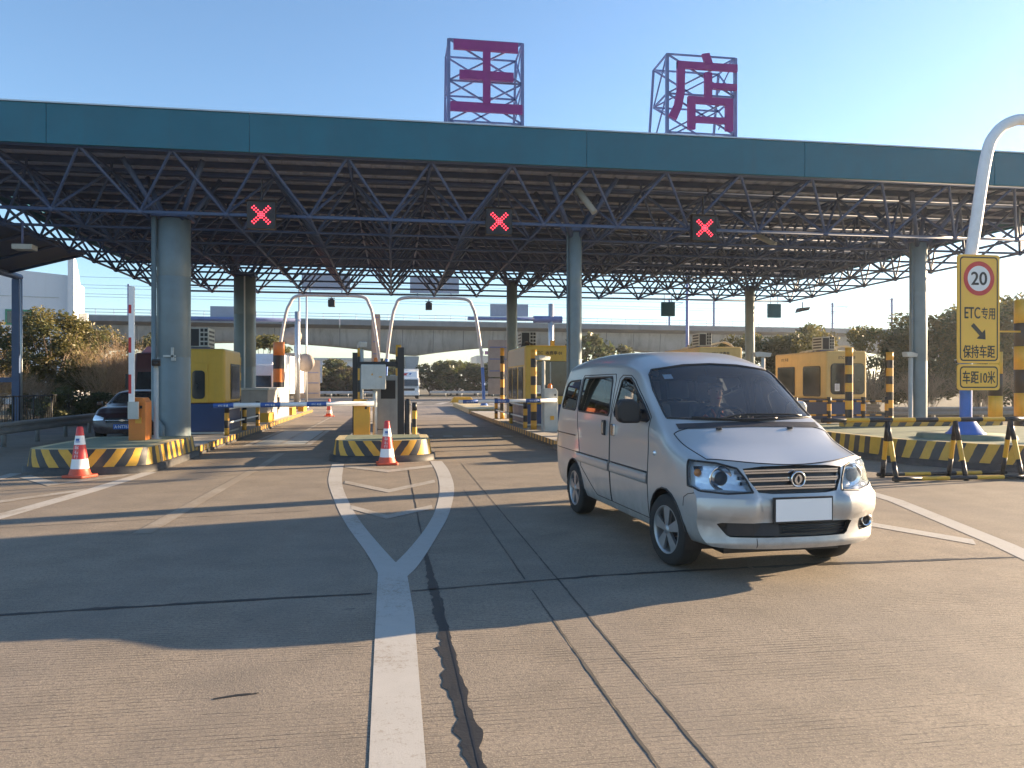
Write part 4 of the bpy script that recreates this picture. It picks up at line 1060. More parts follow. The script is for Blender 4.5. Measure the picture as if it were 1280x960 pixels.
def pchip(xs, ys, x):
    n = len(xs)
    if x <= xs[0]: return ys[0]
    if x >= xs[-1]: return ys[-1]
    h = [xs[i + 1] - xs[i] for i in range(n - 1)]; d = [(ys[i + 1] - ys[i]) / h[i] for i in range(n - 1)]
    m = [d[0]] + [0 if d[i - 1] * d[i] <= 0 else 2 * d[i - 1] * d[i] / (d[i - 1] + d[i]) for i in range(1, n - 1)] + [d[-1]]
    i = max(k for k in range(n - 1) if xs[k] <= x); t = (x - xs[i]) / h[i]
    return (2 * t ** 3 - 3 * t * t + 1) * ys[i] + (t ** 3 - 2 * t * t + t) * h[i] * m[i] + (3 * t * t - 2 * t ** 3) * ys[i + 1] + (t ** 3 - t * t) * h[i] * m[i + 1]
def body_shell(st, Fz, bow, fade_len, ny=64, sub=4, rec=lambda x, z: 0):
    """loft of half sections with a bowed front fascia; returns a bmesh (x lateral, y backwards, z up)"""
    ys = [s[0] for s in st]; npt = len(st[0][1])
    def F(z):
        for (z0, f0), (z1, f1) in zip(Fz[:-1], Fz[1:]):
            if z <= z1: return f0 + (f1 - f0) * max(0, (z - z0)) / (z1 - z0)
        return Fz[-1][1]
    W = max(p[0] for s in st for p in s[1])
    def yy(x, z, y0):
        fd = max(0, 1 - y0 / fade_len) ** 1.4
        return y0 + fd * (F(z) + bow * (abs(x) / W) ** 2.6 + rec(x, z))
    def section(y):
        ctl = [(pchip(ys, [s[1][k][0] for s in st], y), pchip(ys, [s[1][k][1] for s in st], y)) for k in range(npt)]
        P = [ctl[0]] + ctl + [(-ctl[-1][0] - .001 - ctl[-2][0], ctl[-2][1])]
        out = []
        for i in range(1, npt):
            for k in range(sub):
                t = k / sub
                out.append(tuple(.5 * (2 * P[i][d] + (P[i + 1][d] - P[i - 1][d]) * t + (2 * P[i - 1][d] - 5 * P[i][d] + 4 * P[i + 1][d] - P[i + 2][d]) * t * t
                           + (3 * P[i][d] - P[i - 1][d] - 3 * P[i + 1][d] + P[i + 2][d]) * t ** 3) for d in (0, 1)))
        out.append(ctl[-1]); out[0] = ctl[0]
        return [(max(0, x), z) for x, z in out]
    bm = bmesh.new()
    yl = sorted(set([ys[0] + (ys[-1] - ys[0]) * k / ny for k in range(ny + 1)] + ys))
    rows = []
    for y in yl:
        sec = section(y); full = [(-x, z) for x, z in reversed(sec)][:-1] if False else None
        half = sec
        ring = [bm.verts.new((x, yy(x, z, y), z)) for x, z in half]
        ringm = [bm.verts.new((-x, yy(x, z, y), z)) for x, z in half]
        rows.append((ring, ringm))
    n = len(rows[0][0])
    for a, b in zip(rows[:-1], rows[1:]):
        for side in (0, 1):
            for k in range(n - 1):
                bm.faces.new((a[side][k], a[side][k + 1], b[side][k + 1], b[side][k]))
    # front fascia
    sec = section(ys[0]); j1, j5 = sub, 5 * sub
    cols = [sec[k][0] / sec[j5][0] for k in range(len(sec) - 1, j5 - 1, -1)]; zl = [sec[k][1] for k in range(len(sec) - 1, j5 - 1, -1)]
    z1, z5 = sec[j1][1], sec[j5][1]
    for sg in (1, -1):
        g = []
        for j in range(j1, j5 + 1):
            xj, zj = sec[j]; w_ = max(0, (zj - z1) / (z5 - z1)) ** 2
            g.append([bm.verts.new((sg * xj * t, yy(xj * t, zj + (zz - z5) * w_, ys[0]), zj + (zz - z5) * w_)) for t, zz in zip(cols, zl)])
        for a, b in zip(g[:-1], g[1:]):
            for k in range(len(cols) - 1): bm.faces.new((a[k], a[k + 1], b[k + 1], b[k]))
    # rear cap
    for side in (0, 1):
        r = rows[-1][side]
        for k in range(n // 2 - 1):
            bm.faces.new((r[k], r[k + 1], r[n - 2 - k], r[n - 1 - k]))
    bmesh.ops.remove_doubles(bm, verts=bm.verts, dist=.0015)
    bmesh.ops.dissolve_degenerate(bm, edges=bm.edges, dist=.0005)
    bmesh.ops.recalc_face_normals(bm, faces=bm.faces)
    return bm
def cut_region(bm, poly, axis, filt):
    ctr = Vector((sum(p[0] for p in poly) / len(poly), sum(p[1] for p in poly) / len(poly)))
    def v3(u, v): return Vector((0, u, v)) if axis == 'x' else (Vector((u, 0, v)) if axis == 'y' else Vector((u, v, 0)))
    bm.normal_update()
    faces = [f for f in bm.faces if filt(f)]
    for k in range(len(poly)):
        a = Vector(poly[k]); b = Vector(poly[(k + 1) % len(poly)])
        e = b - a
        if e.length < 1e-5: continue
        nn = Vector((e.y, -e.x)).normalized()
        if nn.dot(ctr - a) > 0: nn = -nn
        co_, no_ = v3(*a), v3(*nn)
        geom = list(faces) + list({e_ for f in faces for e_ in f.edges}) + list({v for f in faces for v in f.verts})
        res = bmesh.ops.bisect_plane(bm, geom=geom, dist=1e-6, plane_co=co_, plane_no=no_)
        faces = [g for g in res['geom'] if isinstance(g, bmesh.types.BMFace) and g.is_valid and (g.calc_center_median() - co_).dot(no_) < 0]
    return faces
def detach(bm, faces):
    """take faces out of bm; returns (MB of them, list of boundary segments)"""
    mb = MB(); idx = {}
    fs = set(faces); seg = []
    for f in faces:
        ids = []
        for v in f.verts:
            if v not in idx: idx[v] = mb.add([v.co])
            ids.append(idx[v])
        mb.face(ids, 0, None, True)
        for e in f.edges:
            if sum(1 for l in e.link_faces if l in fs) == 1: seg.append((e.verts[0].co.copy(), e.verts[1].co.copy()))
    bmesh.ops.delete(bm, geom=faces, context='FACES')
    return mb, seg
def seam(seg, r, m, name, parent):
    mb = MB()
    for a, b in seg: mb.tube(a, b, r, 5, None, 0, False)
    return obj(name, mb, m, parent, local=True, fixn=False)
def bm_obj(name, bm, mats, parent, ang=42):
    me = bpy.data.meshes.new(name); bm.to_mesh(me)
    me.materials.append(M[mats])
    for p in me.polygons: p.use_smooth = True
    me.set_sharp_from_angle(angle=R(ang))
    o = bpy.data.objects.new(name, me); C.objects.link(o); o.parent = parent
    return o
def sharp(o, ang=42):
    o.data.set_sharp_from_angle(angle=R(ang)); return o
def circ(cy, cz, r, n=18): return [(cy + r * math.cos(2 * PI * k / n), cz + r * math.sin(2 * PI * k / n)) for k in range(n)]
def wheel(parent, x, y, r, w_, side, spokes=5, rz=0):
    e = bpy.data.objects.new('wheel', None); C.objects.link(e); e.parent = parent; e.location = (x, y, r); e.rotation_euler = (0, 0, rz)
    s = side
    mb = MB(); h = w_ / 2
    ri = r * .66
    mb.lathe([(ri, -h), (r * .93, -h), (r * .985, -h * .8), (r, -h * .5), (r, h * .5), (r * .985, h * .8), (r * .93, h), (ri, h)], (0, 0, 0), 40, 'x')
    obj('tyre', mb, 'rubber', e, local=True)
    mb = MB()
    o_ = s * h
    mb.lathe([(ri * 1.02, o_ * 1.0), (ri * .97, o_ * 1.02), (ri * .92, o_ * .8), (ri * .9, o_ * .1)], (0, 0, 0), 36, 'x')
    mb.lathe([(ri * .22, o_ * .86), (ri * .18, o_ * .98), (0, o_ * 1.0)], (0, 0, 0), 20, 'x')
    for k in range(spokes):
        for d in (-.14, .14):
            a = 2 * PI * k / spokes + .3
            ca, sa = math.cos(a + d * .5), math.sin(a + d * .5); cb, sb = math.cos(a + d), math.sin(a + d)
            wv = .026
            pts = []
            for (rr, c_, q, ww, hh) in ((ri * .16, ca, sa, wv * .9, .92), (ri * .95, cb, sb, wv * 1.05, .9)):
                for dd in (-1, 1):
                    for xx in (hh, hh - .28): pts.append((o_ * xx, rr * c_ - dd * ww * q, rr * q + dd * ww * c_))
            i = mb.add(pts)
            for q in ((0, 2, 6, 4), (1, 5, 7, 3), (0, 4, 5, 1), (2, 3, 7, 6)): mb.face([i + t for t in q])
    obj('rim', mb, 'rim', e, local=True)
    mb = MB(); mb.lathe([(ri * .9, o_ * .08), (0, o_ * .08)], (0, 0, 0), 24, 'x'); obj('brake_disc', mb, 'dark', e, local=True)
    return e

# ------------------------------------------------------------------ the silver van
VX, VY, VR = 3.36, 5.9, R(3.27)
van = thing('minivan', 'silver minivan driving out of the toll lane with a blank white number plate', 'van', (VX, VY, 0), None, VR)
#        bottom c   bottom    sill        mid         shoulder     belt         edge         rail         roof        centre
ST = [(0.0, [(0, .30), (.62, .29), (.79, .35), (.845, .60), (.83, .88), (.795, .99), (.70, 1.012), (.55, 1.005), (.32, .985), (0, .97)]),
      (.45, [(0, .27), (.66, .27), (.815, .34), (.862, .62), (.858, .95), (.825, 1.09), (.74, 1.13), (.60, 1.14), (.35, 1.142), (0, 1.142)]),
      (.76, [(0, .26), (.68, .26), (.823, .33), (.867, .64), (.864, .98), (.846, 1.175), (.778, 1.262), (.64, 1.277), (.38, 1.276), (0, 1.272)]),
      (1.0, [(0, .26), (.68, .26), (.825, .33), (.868, .64), (.865, .98), (.852, 1.215), (.773, 1.345), (.655, 1.40), (.41, 1.42), (0, 1.425)]),
      (1.4, [(0, .26), (.69, .26), (.828, .33), (.87, .64), (.868, .98), (.853, 1.25), (.765, 1.53), (.675, 1.605), (.43, 1.645), (0, 1.655)]),
      (1.8, [(0, .26), (.69, .26), (.828, .33), (.87, .64), (.868, .98), (.853, 1.27), (.765, 1.705), (.695, 1.81), (.45, 1.88), (0, 1.90)]),
      (2.3, [(0, .26), (.69, .26), (.828, .33), (.87, .64), (.868, .99), (.853, 1.275), (.768, 1.745), (.71, 1.885), (.47, 1.985), (0, 2.005)]),
      (3.3, [(0, .26), (.69, .26), (.828, .33), (.87, .64), (.868, .99), (.853, 1.28), (.768, 1.755), (.71, 1.905), (.47, 2.01), (0, 2.03)]),
      (4.3, [(0, .28), (.69, .28), (.82, .35), (.86, .65), (.858, .99), (.838, 1.275), (.75, 1.725), (.685, 1.87), (.45, 1.97), (0, 1.99)]),
      (4.6, [(0, .33), (.68, .33), (.80, .38), (.84, .65), (.838, .99), (.81, 1.265), (.71, 1.68), (.62, 1.80), (.40, 1.885), (0, 1.91)]),
      (4.74, [(0, .40), (.66, .40), (.77, .43), (.80, .66), (.80, .98), (.77, 1.24), (.67, 1.60), (.58, 1.70), (.37, 1.77), (0, 1.79)])]
FZ = [(.24, .055), (.33, .015), (.40, .03), (.50, .035), (.53, .0), (.62, -.015), (.70, .0), (.735, .03), (.76, .075), (.85, .10), (.95, .135), (1.02, .18), (1.1, .24)]
def recess(x, z):
    e = min(1, max(0, (.42 - abs(x)) / .07)); f = min(1, max(0, (z - .49) / .03)) * min(1, max(0, (.76 - z) / .03))
    return .05 * e * e * (3 - 2 * e) * f
bm = body_shell(ST, FZ, .27, 1.8, 70, 6, recess)
bvh = BVHTree.FromBMesh(bm)
def side_x(y, z, s=-1):
    h = bvh.ray_cast(Vector((s * 3, y, z)), Vector((-s, 0, 0)))
    return h[0].x if h[0] else s * .86
def front_y(x, z):
    h = bvh.ray_cast(Vector((x, -3, z)), Vector((0, 1, 0)))
    return h[0].y if h[0] else .1
def top_z(x, y):
    h = bvh.ray_cast(Vector((x, y, 4)), Vector((0, 0, -1)))
    return h[0].z if h[0] else 1.3
fr_ = lambda f: f.normal.y < -.05 and f.calc_center_median().y < 1.0
holes = []
# windscreen
ws = [(-.752, 1.30), (-.725, 1.276), (-.4, 1.288), (0, 1.292), (.4, 1.288), (.725, 1.276), (.752, 1.30), (.725, 1.60), (.69, 1.745), (.645, 1.795), (.3, 1.845), (0, 1.858), (-.3, 1.845), (-.645, 1.795), (-.69, 1.745), (-.725, 1.60)]
g, sg = detach(bm, cut_region(bm, ws, 'y', lambda f: f.calc_center_median().z > 1.2 and f.calc_center_median().y < 2.3 and f.normal.y < -.1))
wsc = obj('windscreen', g, 'windscreen', van, local=True, fixn=False)
seam(sg, .013, 'black', 'windscreen_seal', wsc)
# wheel arches
for s in (-1, 1):
    for wy in (.87, 3.74):
        g, sg = detach(bm, cut_region(bm, circ(wy, .33, .372, 22), 'x', lambda f: f.calc_center_median().x * s > .5 and abs(f.normal.x) > .25))
        holes.append((s, wy, sg))
# side windows
def swin(s, poly, name):
    return detach(bm, cut_region(bm, poly, 'x', lambda f: f.calc_center_median().x * s > .5 and abs(f.normal.x) > .3)), name
wins = {}
for s in (-1, 1):
    for name, poly in (('front_window', [(1.30, 1.31), (1.34, 1.285), (2.24, 1.30), (2.28, 1.34), (2.19, 1.68), (2.12, 1.715), (1.96, 1.71), (1.84, 1.655), (1.55, 1.475)]),
                       ('sliding_window', [(2.43, 1.34), (2.47, 1.30), (3.56, 1.31), (3.60, 1.35), (3.57, 1.69), (3.53, 1.725), (2.38 + .16, 1.73), (2.49, 1.69)]),
                       ('rear_window', [(3.72, 1.35), (3.76, 1.315), (4.36, 1.325), (4.42, 1.36), (4.34, 1.60), (4.27, 1.66), (4.18, 1.685), (3.72, 1.70), (3.70, 1.66)])):
        wins[(s, name)] = swin(s, poly, name)[0]
# doors
doors = {}
for s in (-1, 1):
    doors[(s, 'front_door')] = detach(bm, cut_region(bm, [(1.27, .36), (2.34, .36), (2.36, 1.25), (2.27, 1.71), (2.2, 1.745), (1.96, 1.74), (1.82, 1.685), (1.28, 1.33), (1.25, 1.1)], 'x', lambda f: f.calc_center_median().x * s > .5 and abs(f.normal.x) > .12))
    doors[(s, 'sliding_door')] = detach(bm, cut_region(bm, [(2.36, .36), (3.33, .36), (3.38, .52), (3.50, .68), (3.62, .74), (3.66, 1.3), (3.63, 1.70), (3.58, 1.755), (2.42, 1.76), (2.385, 1.70), (2.376, 1.25)], 'x', lambda f: f.calc_center_median().x * s > .5 and abs(f.normal.x) > .12))
# bonnet
hood = detach(bm, cut_region(bm, [(-.70, .22), (-.3, .02), (.3, .02), (.70, .22), (.775, .86), (.4, .885), (-.4, .885), (-.775, .86)], 'z', lambda f: f.normal.z > .6 and f.calc_center_median().z > .93 and f.calc_center_median().y < 1.05))
# front openings
lamp = [(-.875, .80), (-.86, .965), (-.835, 1.0), (-.78, .995), (-.66, .985), (-.505, .942), (-.447, .85), (-.41, .752), (-.62, .738), (-.80, .752)]
lamps = {}
for s in (-1, 1):
    zone = set(cut_region(bm, [(-.3, .70), (.40, .72), (.47, 1.0), (.47, 1.06), (-.3, 1.06)], 'x', lambda f: f.calc_center_median().x * s > .3 and f.calc_center_median().y < .9 and f.calc_center_median().z > .5))
    lamps[s] = detach(bm, cut_region(bm, [(p[0] * -s, p[1]) for p in lamp], 'y', lambda f: f in zone))
grille = detach(bm, cut_region(bm, [(-.395, .752), (-.43, .85), (-.49, .938), (-.3, .960), (0, .966), (.3, .960), (.49, .938), (.43, .85), (.395, .752), (.25, .738), (-.25, .738)], 'y', fr_))
intake = detach(bm, cut_region(bm, [(-.70, .49), (-.66, .502), (.46, .502), (.50, .49), (.44, .40), (.41, .385), (-.60, .385), (-.63, .40)], 'y', fr_))
fog = detach(bm, cut_region(bm, [(.60, .50), (.80, .515), (.83, .47), (.80, .41), (.60, .40), (.585, .44)], 'y', lambda f: f.calc_center_median().y < .7 and f.normal.y < -.02))
body = bm_obj('body', bm, 'silver', van)
bm.free()
for s, wy, sg in holes:
    seam(sg, .010, 'dark', 'arch_lip', body)
    mb = MB(); N = 20
    for k in range(N):
        a0, a1 = PI * k / N - .35 + .7 * 0, PI * (k + 1) / N - .35
        a0 = -.3 + (PI + .6) * k / N; a1 = -.3 + (PI + .6) * (k + 1) / N
        q = [(s * x, wy + .392 * math.cos(a), .33 + .392 * math.sin(a)) for a in (a0, a1) for x in (.84, .48)]
        i = mb.add(q); mb.face((i, i + 1, i + 3, i + 2), 0, None, True)
    mb.poly([(s * .48, wy + .392 * math.cos(-.25 + (PI + .5) * k / 14), .33 + .392 * math.sin(-.25 + (PI + .5) * k / 14)) for k in range(15)])
    obj('wheel_well', mb, 'black', body, local=True)
for (s, nm), (g, sg) in doors.items():
    d = sharp(obj(nm, g, 'silver', van, local=True, fixn=False))
    seam(sg, .0055, 'black', 'door_gap', d)
    for w_ in (['front_window'] if nm == 'front_door' else ['sliding_window']):
        g2, sg2 = wins[(s, w_)]
        o = obj('window', g2, 'lampglass', d, local=True, fixn=False)
        seam(sg2, .012, 'black', 'window_seal', d)
    if nm == 'front_door':
        hx = side_x(2.24, 1.16, s); mb = MB(); mb.cbox((hx + s * .012, 2.23, 1.15), (.03, .10, .13)); obj('handle', mb, 'chrome', d, bevel=.012, local=True)
        # black pillar filler ahead of the door glass, and the mirror
        mb = MB(); hx = side_x(1.45, 1.36, s)
        mb.cbox((hx + s * .05, 1.50, 1.38), (.12, .05, .05)); mo = .17 if s < 0 else .03; me_ = .86 if s < 0 else .66; ml = [(u * me_, v * me_) for u, v in ((-.15, -.10), (-.13, -.145), (.08, -.145), (.13, -.10), (.135, .06), (.09, .125), (-.05, .135), (-.13, .07))]
        mb.prism([(hx + s * (mo + u), 1.39 + v) for u, v in ml], 1.41, 1.53, 'y'); mi = obj('mirror', mb, 'black' if s < 0 else 'silver', d, bevel=.03, local=True)
        mb = MB(); mb.prism([(hx + s * (mo + u * .85), 1.39 + v * .85) for u, v in ml], 1.545, 1.55, 'y'); obj('mirror_glass', mb, 'chrome', mi, local=True)
        mb = MB(); q = [(side_x(y, z, s) + s * .004, y, z) for y, z in ((1.28, 1.30), (1.56, 1.30), (1.62, 1.49), (1.52, 1.44))]
        mb.poly(q); obj('corner_trim', mb, 'black', d, local=True)
    else:
        hx = side_x(2.56, 1.16, s); mb = MB(); mb.cbox((hx + s * .008, 2.55, 1.16), (.03, .09, .17)); obj('handle', mb, 'black', d, bevel=.01, local=True)
        mb = MB(); mb.cbox((hx + s * .022, 2.555, 1.16), (.012, .03, .13)); obj('handle', mb, 'chrome', d, bevel=.004, local=True)
    # lower moulding
    y0, y1 = (1.28, 2.33) if nm == 'front_door' else (2.40, 3.60)
    mb = MB(); N = 12
    mb.path([(side_x(y0 + (y1 - y0) * k / N, .80, s) + s * .002, y0 + (y1 - y0) * k / N, .80 + .0 * k) for k in range(N + 1)], .009, 6); obj('moulding_line', mb, 'black', d, local=True)
    mb = MB()
    pts = [(y0 + (y1 - y0) * k / N) for k in range(N + 1)]
    i = mb.add([(side_x(y, .775, s) + s * .010, y, .775) for y in pts]); j = mb.add([(side_x(y, .70, s) + s * .012, y, .70) for y in pts]); l = mb.add([(side_x(y, .685, s) + s * .001, y, .685) for y in pts]); u = mb.add([(side_x(y, .792, s) + s * .001, y, .792) for y in pts])
    for k in range(N):
        mb.face((i + k, i + k + 1, j + k + 1, j + k), 0, None, True); mb.face((j + k, j + k + 1, l + k + 1, l + k)); mb.face((u + k, u + k + 1, i + k + 1, i + k))
    obj('moulding', mb, 'silver', d, local=True)
for s in (-1, 1):
    g2, sg2 = wins[(s, 'rear_window')]
    o = obj('rear_side_window', g2, 'lampglass', van, local=True, fixn=False); seam(sg2, .012, 'black', 'window_seal', o)
    mb = MB(); N = 10
    mb.path([(side_x(3.66 + .98 * k / N, 1.02 - .0 * k, s) + s * .002, 3.66 + .98 * k / N, 1.0) for k in range(N + 1)], .008, 6); obj('track_line', mb, 'black', body, local=True)
    mb = MB(); mb.path([(side_x(3.55 + 1.0 * k / N, .76, s) + s * .001, 3.55 + 1.0 * k / N, .80) for k in range(N + 1)], .005, 6); obj('panel_gap', mb, 'black', body, local=True)
    mb = MB(); mb.path([(side_x(4.55, .9 + .4 * k / N, s), 4.55, .86 + .4 * k / N) for k in range(N + 1)], .004, 6); obj('panel_gap', mb, 'black', body, local=True)
    # bumper-to-wing gap
    mb = MB(); pts = [(.49, .60), (.47, .68), (.40, .715), (.3, .735)]
    mb.path([(side_x(y, z, s), y, z) for y, z in pts if True], .004, 6); obj('panel_gap', mb, 'black', body, local=True)
    mb = MB(); mb.lathe([(.026, 0), (.02, .012), (0, .014)], (0, 0, 0), 14, 'x'); mb.v = [(side_x(1.10, 1.0, s) + s * p[0], 1.10 + p[1], 1.0 + p[2]) for p in mb.v]; obj('side_repeater', mb, 'lens' if 0 else 'reflector', body, local=True)
ho = sharp(obj('bonnet', hood[0], 'silver', van, local=True, fixn=False)); seam(hood[1], .0055, 'black', 'bonnet_gap', ho)
for x in (-.36, .36):
    mb = MB(); z = top_z(x, .80); mb.cbox((x, .80, z + .012), (.05, .03, .02)); obj('washer_nozzle', mb, 'black', ho, bevel=.006, local=True)
def push(g, d, m_, name, parent):
    """the same patch of surface moved back by d along y"""
    mb = MB(); mb.v = [(p[0], p[1] + d, p[2]) for p in g.v]; mb.f = g.f; mb.m = g.m; mb.sm = g.sm
    return obj(name, mb, m_, parent, local=True, fixn=False)
def walls(seg, d, m_, name, parent, dx=0):
    mb = MB()
    for a, b in seg: mb.poly([a, b, (b[0] + dx, b[1] + d, b[2]), (a[0] + dx, a[1] + d, a[2])])
    return obj(name, mb, m_, parent, local=True)
for s in (-1, 1):
    g, sg = lamps[s]
    h = bpy.data.objects.new('headlight', None); C.objects.link(h); h.parent = van
    obj('lens', g, 'lens', h, local=True, fixn=False)
    seam(sg, .009, 'black', 'gasket', h)
    mb = MB(); mb.v = [(p[0] - s * .05, p[1] + .06, p[2]) for p in g.v]; mb.f = g.f; mb.m = g.m; mb.sm = [False] * len(g.f)
    obj('reflector', mb, 'reflector', h, local=True, fixn=False)
    walls(sg, .06, 'reflector', 'lamp_wall', h, -s * .05)
    px, pz = s * .62, .855; py = front_y(px, pz)
    mb = MB(); mb.lathe([(.098, .03), (.105, .012), (.092, .01), (.07, .04), (.062, .035), (.06, .01), (.045, -.004), (0, -.008)], (px, py + .035, pz), 28, 'y', 0, [0, 0, 0, 0, 0, 1, 1])
    obj('projector', mb, ['chrome', 'dark'], h, local=True)
    mb = MB()
    for k in range(3):
        xx = s * (.505 - .012 * k); zz = .905 - .045 * k
        mb.box(min(xx, xx - s * .07), max(xx, xx - s * .07), front_y(xx, zz) + .05, front_y(xx, zz) + .075, zz - .016, zz + .012)
    mb.cbox((s * .765, front_y(s * .765, .93) + .07, .93), (.07, .03, .04))
    obj('bulb_shelf', mb, 'chrome', h, local=True)
    mb = MB(); xx = s * .775; mb.lathe([(.034, 0), (.026, -.02), (0, -.026)], (xx, front_y(xx, .90) + .06, .895), 14, 'y'); obj('indicator', mb, 'indicator', h, local=True)
g, sg = grille
gr = push(g, .05, 'grillblack', 'grille', van); walls(sg, .052, 'grillblack', 'grille_wall', gr)
for z, wd in ((.92, .455), (.855, .42), (.79, .395)):
    for dz in (-.0095, .0095):
        mb = MB(); N = 16
        pts = [(-wd + 2 * wd * k / N) for k in range(N + 1)]
        i = mb.add([(x, front_y(x, z + dz) + .012, z + dz - .007 - .02 * (x / .45) ** 2 * .4) for x in pts]); j = mb.add([(x, front_y(x, z + dz) + .012, z + dz + .007 - .02 * (x / .45) ** 2 * .4) for x in pts])
        i2 = mb.add([(p[0], p[1] + .035, p[2]) for p in mb.v[i:i + N + 1]]); j2 = mb.add([(p[0], p[1] + .035, p[2]) for p in mb.v[j:j + N + 1]])
        for k in range(N):
            mb.face((i + k, i + k + 1, j + k + 1, j + k)); mb.face((j + k, j + k + 1, j2 + k + 1, j2 + k)); mb.face((i + k, i2 + k, i2 + k + 1, i + k + 1))
        obj('grille_bar', mb, 'chrome', gr, local=True)
# round emblem: a ring round two facing swallow-like crescents
ey = front_y(0, .85) - .006
em = MB(); em.path([(.062 * math.cos(2 * PI * k / 28), ey, .852 + .062 * math.sin(2 * PI * k / 28)) for k in range(28)], .0075, 8, 0, True)
emb = obj('emblem', em, 'chrome', van, local=True)
mb = MB(); mb.lathe([(.058, ey + .008), (0, ey + .008)], (0, 0, .852), 24, 'y'); obj('emblem_back', mb, 'grillblack', emb, local=True)
mb = MB()
for s in (1, -1):
    o = [(.0, .042), (.018, .034), (.030, .012), (.026, -.012), (.010, -.030), (-.012, -.044), (.004, -.018), (.008, .006), (.0, .024), (-.018, .040)]
    mb.prism([(s * u + s * .006, .852 + s * v) for u, v in o], ey - .004, ey + .006, 'y')
obj('emblem_wings', mb, 'chrome', emb, local=True)
g, sg = intake
it = push(g, .06, 'grillblack', 'lower_intake', van); walls(sg, .062, 'grillblack', 'intake_wall', it)
for z in (.415, .437, .459, .481):
    mb = MB(); N = 10; pts = [-.16 + .6 * k / N for k in range(N + 1)]
    mb.path([(x, front_y(x, z) + .035, z) for x in pts], .006, 5); obj('intake_bar', mb, 'dark', it, local=True)
mb = MB(); N = 6; pts = [-.62 + .42 * k / N for k in range(N + 1)]
i = mb.add([(x, front_y(x, .40) + .02, .395) for x in pts]); j = mb.add([(x, front_y(x, .49) + .02, .497) for x in pts])
for k in range(N): mb.face((i + k, i + k + 1, j + k + 1, j + k))
obj('intake_panel', mb, 'dark', it, local=True)
g, sg = fog
fg = push(g, .05, 'grillblack', 'fog_light_bay', van); walls(sg, .052, 'silver', 'bay_wall', fg)
fx, fz = .745, .462; fy = front_y(fx, fz)
mb = MB(); mb.lathe([(.052, .03), (.054, -.005), (.044, -.008), (.040, .01), (0, .014)], (fx, fy + .012, fz), 24, 'y', 0, [0, 0, 0, 1]); obj('fog_light', mb, ['chrome', 'dark'], fg, local=True)
# bumper crease lines and blank plate
mb = MB(); N = 30
mb.path([(-.40 + .0 * k, front_y(-.40, .30 + .08 * k / N) - .001, .30 + .08 * k / N) for k in range(N + 1)], .003, 5); obj('bumper_gap', mb, 'black', body, local=True)
py = front_y(0, .64) - .02
mb = MB(); mb.box(-.27, .27, py - .004, py + .02, .505, .715); pl = obj('number_plate', mb, 'black', van, local=True)
mb = MB(); mb.box(-.256, .256, py - .009, py - .0045, .519, .701); obj('plate_face', mb, 'platewhite', pl, local=True)
# wipers, stickers, roof spoiler
for pts in ([(-.30, .92), (-.05, .965), (.25, .97), (.60, .99)], [(-.55, .97), (-.25, .92), (.1, .91), (.3, .925)]):
    mb = MB(); mb.path([(x, y, top_z(x, y) + .022) for x, y in smooth2(pts, 4)], .011, 6); obj('wiper', mb, 'black', van, local=True)
mb = MB(); pts = [(-.72 + 1.44 * k / 16) for k in range(17)]
def cowl_y(x):
    zt_ = 1.292 - .016 * (abs(x) / .725) ** 2 - .003; y = .7
    while y < 1.3 and top_z(x, y) < zt_: y += .004
    return y
cyv = {x: cowl_y(x) for x in pts}
i = mb.add([(x, cyv[x] - .07, top_z(x, cyv[x] - .07) + .005) for x in pts]); j = mb.add([(x, cyv[x] + .004, top_z(x, cyv[x] + .004) + .005) for x in pts])
for k in range(16): mb.face((i + k, i + k + 1, j + k + 1, j + k))
obj('cowl', mb, 'dark', van, local=True)
def on_ws(x, z, d=.012):
    h = bvh.ray_cast(Vector((x, -3, z)), Vector((0, 1, 0))); return (x, h[0].y + d, z)
mb = MB(); mb.poly([on_ws(-.57, 1.70), on_ws(-.48, 1.705), on_ws(-.48, 1.75), on_ws(-.57, 1.745)]); obj('sticker', mb, 'paper', wsc, local=True)
mb = MB(); mb.path([(-.62 + 1.24 * k / 12, 4.52 + .16 * (1 - (abs(-.62 + 1.24 * k / 12) / .62) ** 2), 1.88 - .1 * (abs(-.62 + 1.24 * k / 12) / .62) ** 2.5) for k in range(13)], .035, 8); obj('roof_spoiler', mb, 'silver', van, local=True)
for s in (-1, 1):
    wheel(van, s * .755, .87, .325, .205, s, 5, R(7)); wheel(van, s * .755, 3.74, .325, .205, s, 5)
mb = MB(); mb.box(-.62, .62, .3, 4.5, .26, .42); mb.box(-.55, .55, .35, 3.2, .2, .262); obj('underbody', mb, 'black', van, local=True)
# cabin
mb = MB(); mb.prism([(1.02, .8), (1.02, 1.20), (1.15, 1.25), (1.42, 1.25), (1.58, 1.19), (1.62, .8)], -.74, .74, 'x'); da = obj('dashboard', mb, 'dash', van, bevel=.03, local=True)
mb = MB(); mb.poly([(-.62, 1.22, 1.265), (-.30, 1.20, 1.268), (-.27, 1.36, 1.265), (-.58, 1.38, 1.262)]); mb.poly([(.12, 1.2, 1.266), (.42, 1.2, 1.266), (.40, 1.3, 1.263), (.12, 1.3, 1.263)]); obj('paper_sheet', mb, 'paper', da, local=True)
mb = MB(); mb.path([(.28 + .185 * math.cos(2 * PI * k / 28), 1.72 + .185 * math.sin(2 * PI * k / 28) * .45, 1.24 + .185 * math.sin(2 * PI * k / 28) * .89) for k in range(28)], .015, 8, 0, True)
for a in (0, PI * .75, PI * 1.25):
    mb.tube((.28, 1.70, 1.23), (.28 + .18 * math.sin(a), 1.72 - .18 * math.cos(a) * .45, 1.24 - .18 * math.cos(a) * .89), .014, 6)
